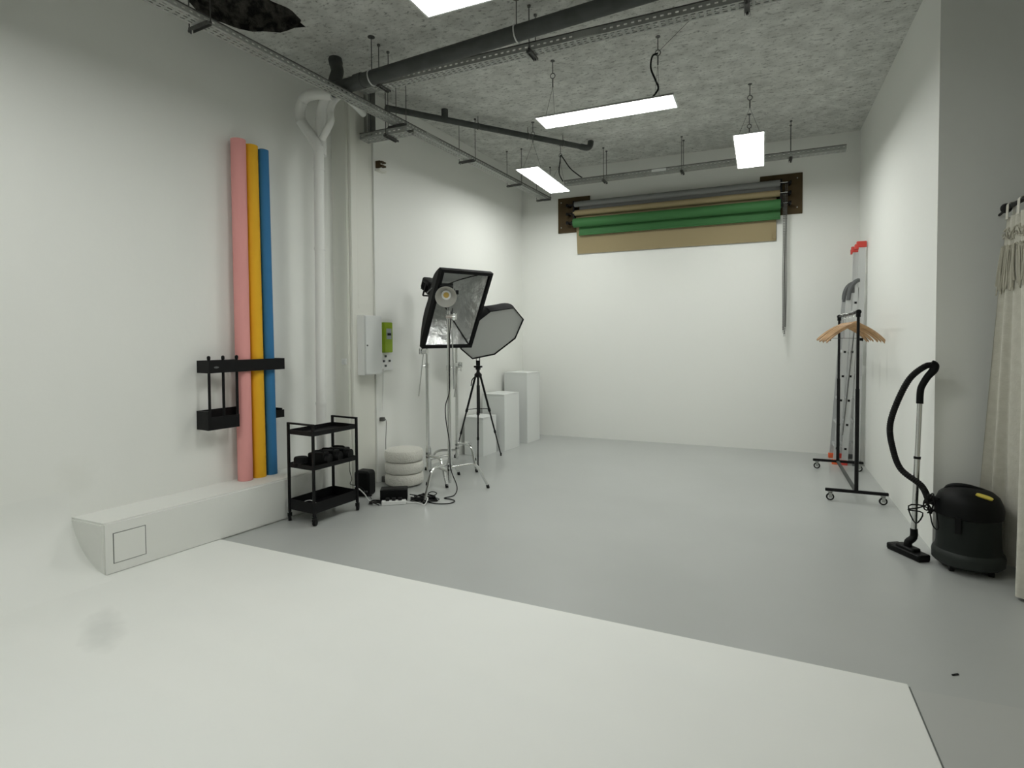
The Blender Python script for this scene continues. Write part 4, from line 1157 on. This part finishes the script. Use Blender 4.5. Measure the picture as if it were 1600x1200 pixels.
Fb = frame(nb, _sv)
pl = [cb+Fb @ Vector((math.cos(a/16*2*PI)*0.032+(0.012 if math.cos(a/16*2*PI) > 0 else -0.012), math.sin(a/16*2*PI)*0.013, -0.012)) for a in range(16)]
ob('badge', MB().extrude(pl, nb*0.02), M['yellowlabel'], t, label='yellow oval badge')
for a in range(4):
    q = VC+Vector((math.cos(a*PI/2+0.7)*0.14, math.sin(a*PI/2+0.7)*0.14, 0))
    ob('castor', MB().cyl(q+Vector((0,0,0.02))-Vector((0.012,0,0)), q+Vector((0,0,0.02))+Vector((0.012,0,0)), 0.02, n=14).box((q.x-0.008, q.y-0.012, 0.02), (q.x+0.008, q.y+0.012, 0.06)), M['rubber'], t)
inl = VC+Vector((-0.165, 0.03, 0.40))
ob('hose_inlet', MB().cyl(inl+Vector((0.03,0,0)), inl+Vector((-0.05, 0.01, 0.02)), 0.032, n=16), M['black'], t)
# hose with ribs
hp = [inl+Vector((-0.04, 0.01, 0.015)), Vector((0.985, 4.56, 0.49)), Vector((0.885, 4.64, 0.575)), Vector((0.84, 4.67, 0.72)), Vector((0.825, 4.67, 0.87)), Vector((0.865, 4.66, 1.04)), Vector((0.93, 4.64, 1.20)), Vector((1.01, 4.62, 1.285)), Vector((1.055, 4.60, 1.295))]
def dens(pts, n):
    P = []
    for i in range(len(pts)-1):
        p0 = pts[max(i-1, 0)]; p1 = pts[i]; p2 = pts[i+1]; p3 = pts[min(i+2, len(pts)-1)]
        for k in range(n):
            q = k/n
            P.append(0.5*((2*p1)+(-p0+p2)*q+(2*p0-5*p1+4*p2-p3)*q*q+(-p0+3*p1-3*p2+p3)*q**3))
    return P+[pts[-1]]
dp = dens(hp, 22)
ob('hose', MB().tube(dp, [0.0215 if i % 2 else 0.0185 for i in range(len(dp))], 12, 0), M['rubber'], t)
# wand leaning on the wall corner
tb, tt = Vector((0.955, 4.59, 0.165)), Vector((0.985, 4.62, 1.07))
ob('wand', MB().cyl(tb, tb.lerp(tt, 0.56), 0.0175, n=16).cyl(tb.lerp(tt, 0.54), tt, 0.0155, n=16), M['chrome'], t)
ob('wand_joint', MB().cyl(tb.lerp(tt, 0.545), tb.lerp(tt, 0.562), 0.021, n=16), M['black'], t)
ob('hand_grip', MB().tube([tt-(tt-tb)*0.04, tt+(tt-tb)*0.04, Vector((0.995, 4.625, 1.15)), Vector((1.025, 4.62, 1.215)), Vector((1.055, 4.61, 1.26)), Vector((1.06, 4.60, 1.295)), Vector((1.04, 4.60, 1.31))], [0.021, 0.021, 0.021, 0.022, 0.025, 0.025, 0.02], 12, 5), M['blackplastic'], t)
nz0 = Vector((0.922, 4.585, 0.0)); nd = Vector((0.155, -0.245, 0)).normalized(); ns = Vector((-nd.y, nd.x, 0))
Rn = Matrix((nd, ns, Vector((0,0,1)))).transposed()
nzb = ob('floor_nozzle', MB().rbox(nz0+Vector((0,0,0.025)), (0.27, 0.095, 0.04), 0.012, Rn).rbox(nz0+Vector((0,0,0.052)), (0.15, 0.075, 0.025), 0.02, Rn), M['blackplastic'], t)
ob('nozzle_neck', MB().tube([nz0+Vector((0,0,0.055)), nz0+Vector((0.002,0,0.09)), tb-(tt-tb)*0.045, tb+(tt-tb)*0.02], [0.026, 0.024, 0.023, 0.022], 12, 4), M['blackplastic'], nzb)
ob('brush_edge', MB().obox(nz0+Vector((0,0,0.005)), (0.26, 0.08, 0.009), Rn), M['rubber'], nzb)
# coiled mains lead on the side of the head
rc = random.Random(4); cl = VC+Vector((-0.20, -0.02, 0.40))
pts = []
for i in range(30):
    a = i*0.9
    pts.append(cl+Vector((math.cos(a)*0.03+rc.uniform(-.02, .02), rc.uniform(-.03, .03), math.sin(a)*0.055+rc.uniform(-.02, .02))))
for p in ((-0.06, 0.0, -0.03), (-0.13, -0.01, -0.05), (-0.05, -0.02, -0.06), (-0.09, -0.03, -0.13), (-0.13, -0.03, -0.02), (-0.03, -0.03, -0.02), (0.0, -0.04, -0.13), (0.03, -0.04, -0.14), (0.01, -0.03, 0.02)):
    pts.append(cl+Vector(p))
ob('mains_lead', MB().tube(pts, 0.0045, 6, 4), M['rubber'], t)

# ------------------------------------------------------------------ curtain and its rod
rx = 1.385
t = thing('curtain_rod', 'black curtain rod with a round end knob at top right', 'curtain rod', (rx, 4.5, 2.28))
ob('pole', MB().cyl((rx, 1.2, 2.28), (rx, 4.46, 2.28), 0.013, n=12), M['black'], t)
ob('finial', MB().lathe([(0.013, 0), (0.024, 0.008), (0.031, 0.03), (0.024, 0.052), (0.008, 0.062)], (rx, 4.45, 2.28), (0, 1, 0), 18), M['black'], t)
for y in (1.25,):
    ob('bracket', MB().cyl((rx, y, 2.28), (rx, y, H), 0.006, n=8), M['black'], t)
ob('bracket', MB().cyl((rx, 4.43, 2.28), (rx+0.04, 4.73, 2.28), 0.008, n=8), M['black'], t)

t = thing('curtain', 'off-white linen curtain with macrame fringe at the right edge', 'curtain', (rx, 3.6, 0.02))
# plan curves (x, y) at the top and at the bottom
def fold_path(kind):
    pts = []
    if kind == 'top':
        pts = [(1.375, 4.43), (1.40, 4.40), (1.372, 4.365), (1.40, 4.33), (1.37, 4.29), (1.40, 4.25), (1.368, 4.21), (1.40, 4.165), (1.368, 4.12)]
    else:
        pts = [(1.305, 4.665), (1.37, 4.66), (1.375, 4.63), (1.44, 4.625), (1.45, 4.58), (1.50, 4.50), (1.465, 4.40), (1.49, 4.24), (1.33, 4.06)]
    y = pts[-1][1]; k = 0
    while y > 1.7:
        y -= 0.055 if kind == 'top' else 0.055
        k += 1
        off = (0.030, -0.012)[k % 2] if kind == 'top' else (0.075, -0.030)[k % 2]
        pts.append((rx + off, y))
    return pts
pt, pb_ = fold_path('top'), fold_path('bottom')
m_ = min(len(pt), len(pb_)); pt, pb_ = pt[:m_], pb_[:m_]
dt = dens([Vector((x, y, 0)) for x, y in pt], 6); db = dens([Vector((x, y, 0)) for x, y in pb_], 6)
NZ = 22
def curt(z0, z1, off=0.0):
    rings = []
    for i in range(len(dt)):
        col = []
        for k in range(NZ+1):
            z = z0+(z1-z0)*k/NZ
            f = 1-(z-0.02)/2.2; f = max(0, min(1, f))**0.85
            p = dt[i].lerp(db[i], f)
            col.append(Vector((p.x-off, p.y, z)))
        rings.append(col)
    return rings
r1 = curt(0.02, 2.215); r2 = [[p+Vector((0.003, 0, 0)) for p in c] for c in r1]
mb = MB().loft(r1, False, False, closed=False); mb2 = MB().loft(r2, False, False, closed=False)
full = [a + list(reversed(b)) for a, b in zip(r1, r2)]
ob('cloth', MB().loft(full, True, True), M['curtain'], t, sharp=80)
for k in range(0, 52, 3):
    y = 4.40 - k*0.055+0.01
    if y < 1.8: break
    xx = rx
    ob('tab', MB().extrude([(xx-0.018, y-0.018, 2.20), (xx-0.018, y+0.018, 2.20), (xx-0.016, y+0.018, 2.285), (xx-0.016, y-0.018, 2.285)], (0.003, 0, 0))
       .extrude([(xx+0.014, y-0.018, 2.20), (xx+0.014, y+0.018, 2.20), (xx+0.016, y+0.018, 2.285), (xx+0.016, y-0.018, 2.285)], (0.003, 0, 0))
       .torus((xx, y, 2.283), (0, 1, 0), 0.0165, 0.002, 10, 5, 0, PI) if False else
       MB().loft([[(xx+math.cos(a/12*PI)*0.0165, y-0.018, 2.285+math.sin(a/12*PI)*0.0165) for a in range(13)]+[(xx-0.02, y-0.018, 2.20)]+[(xx-0.017, y-0.018, 2.20)]+[(xx+math.cos(a/12*PI)*0.0145, y-0.018, 2.285+math.sin(a/12*PI)*0.0145) for a in range(12, -1, -1)]+[(xx+0.015, y-0.018, 2.20), (xx+0.018, y-0.018, 2.20)],
                 [(xx+math.cos(a/12*PI)*0.0165, y+0.018, 2.285+math.sin(a/12*PI)*0.0165) for a in range(13)]+[(xx-0.02, y+0.018, 2.20)]+[(xx-0.017, y+0.018, 2.20)]+[(xx+math.cos(a/12*PI)*0.0145, y+0.018, 2.285+math.sin(a/12*PI)*0.0145) for a in range(12, -1, -1)]+[(xx+0.015, y+0.018, 2.20), (xx+0.018, y+0.018, 2.20)]], True, True), M['curtain'], t)
# macrame band and fringe follow the folds
band = MB(); fr = MB()
rf = random.Random(2)
def at(i, z, off):
    f = max(0, min(1, 1-(z-0.02)/2.2))**0.85
    p = dt[i].lerp(db[i], f); return Vector((p.x-off, p.y, z))
step = len(dt)
for zc, r_ in ((2.13, 0.005), (2.085, 0.0045), (2.03, 0.004)):
    band.tube([at(i, zc+0.014*math.sin(i*0.8), 0.007) for i in range(0, min(step, 150), 2)], r_, 6, 2)
band.tube([at(i, 2.10+0.02*math.sin(i*1.3), 0.011) for i in range(0, min(step, 150), 1)], 0.0035, 5, 1)
ob('macrame_band', band, M['fringe'], t)
for i in range(0, min(step, 130)):
    for q in range(2):
        zt_ = 2.04; zb = 1.80+rf.uniform(-0.035, 0.03)+(-0.03 if i < 6 else 0)
        o1 = rf.uniform(0.006, 0.014)
        fr.tube([at(i, zt_, 0.007), at(min(i+rf.randint(0, 1), step-1), (zt_+zb)/2, o1), at(min(i+rf.randint(0, 1), step-1), zb, o1+0.002)], [0.0035, 0.004, 0.0045], 5, 2)
ff = ob('fringe', fr, M['fringe'], t)

# debris on the floor: two tiny dark specks
o = ob('floor_speck', MB().rbox((0.79, 3.03, 0.003), (0.035, 0.008, 0.005), 0.003, Matrix.Rotation(0.6, 3, 'Z')), M['rubber'])
tag(o, 'tiny dark scrap lying on the grey floor near the pale slab', 'scrap')
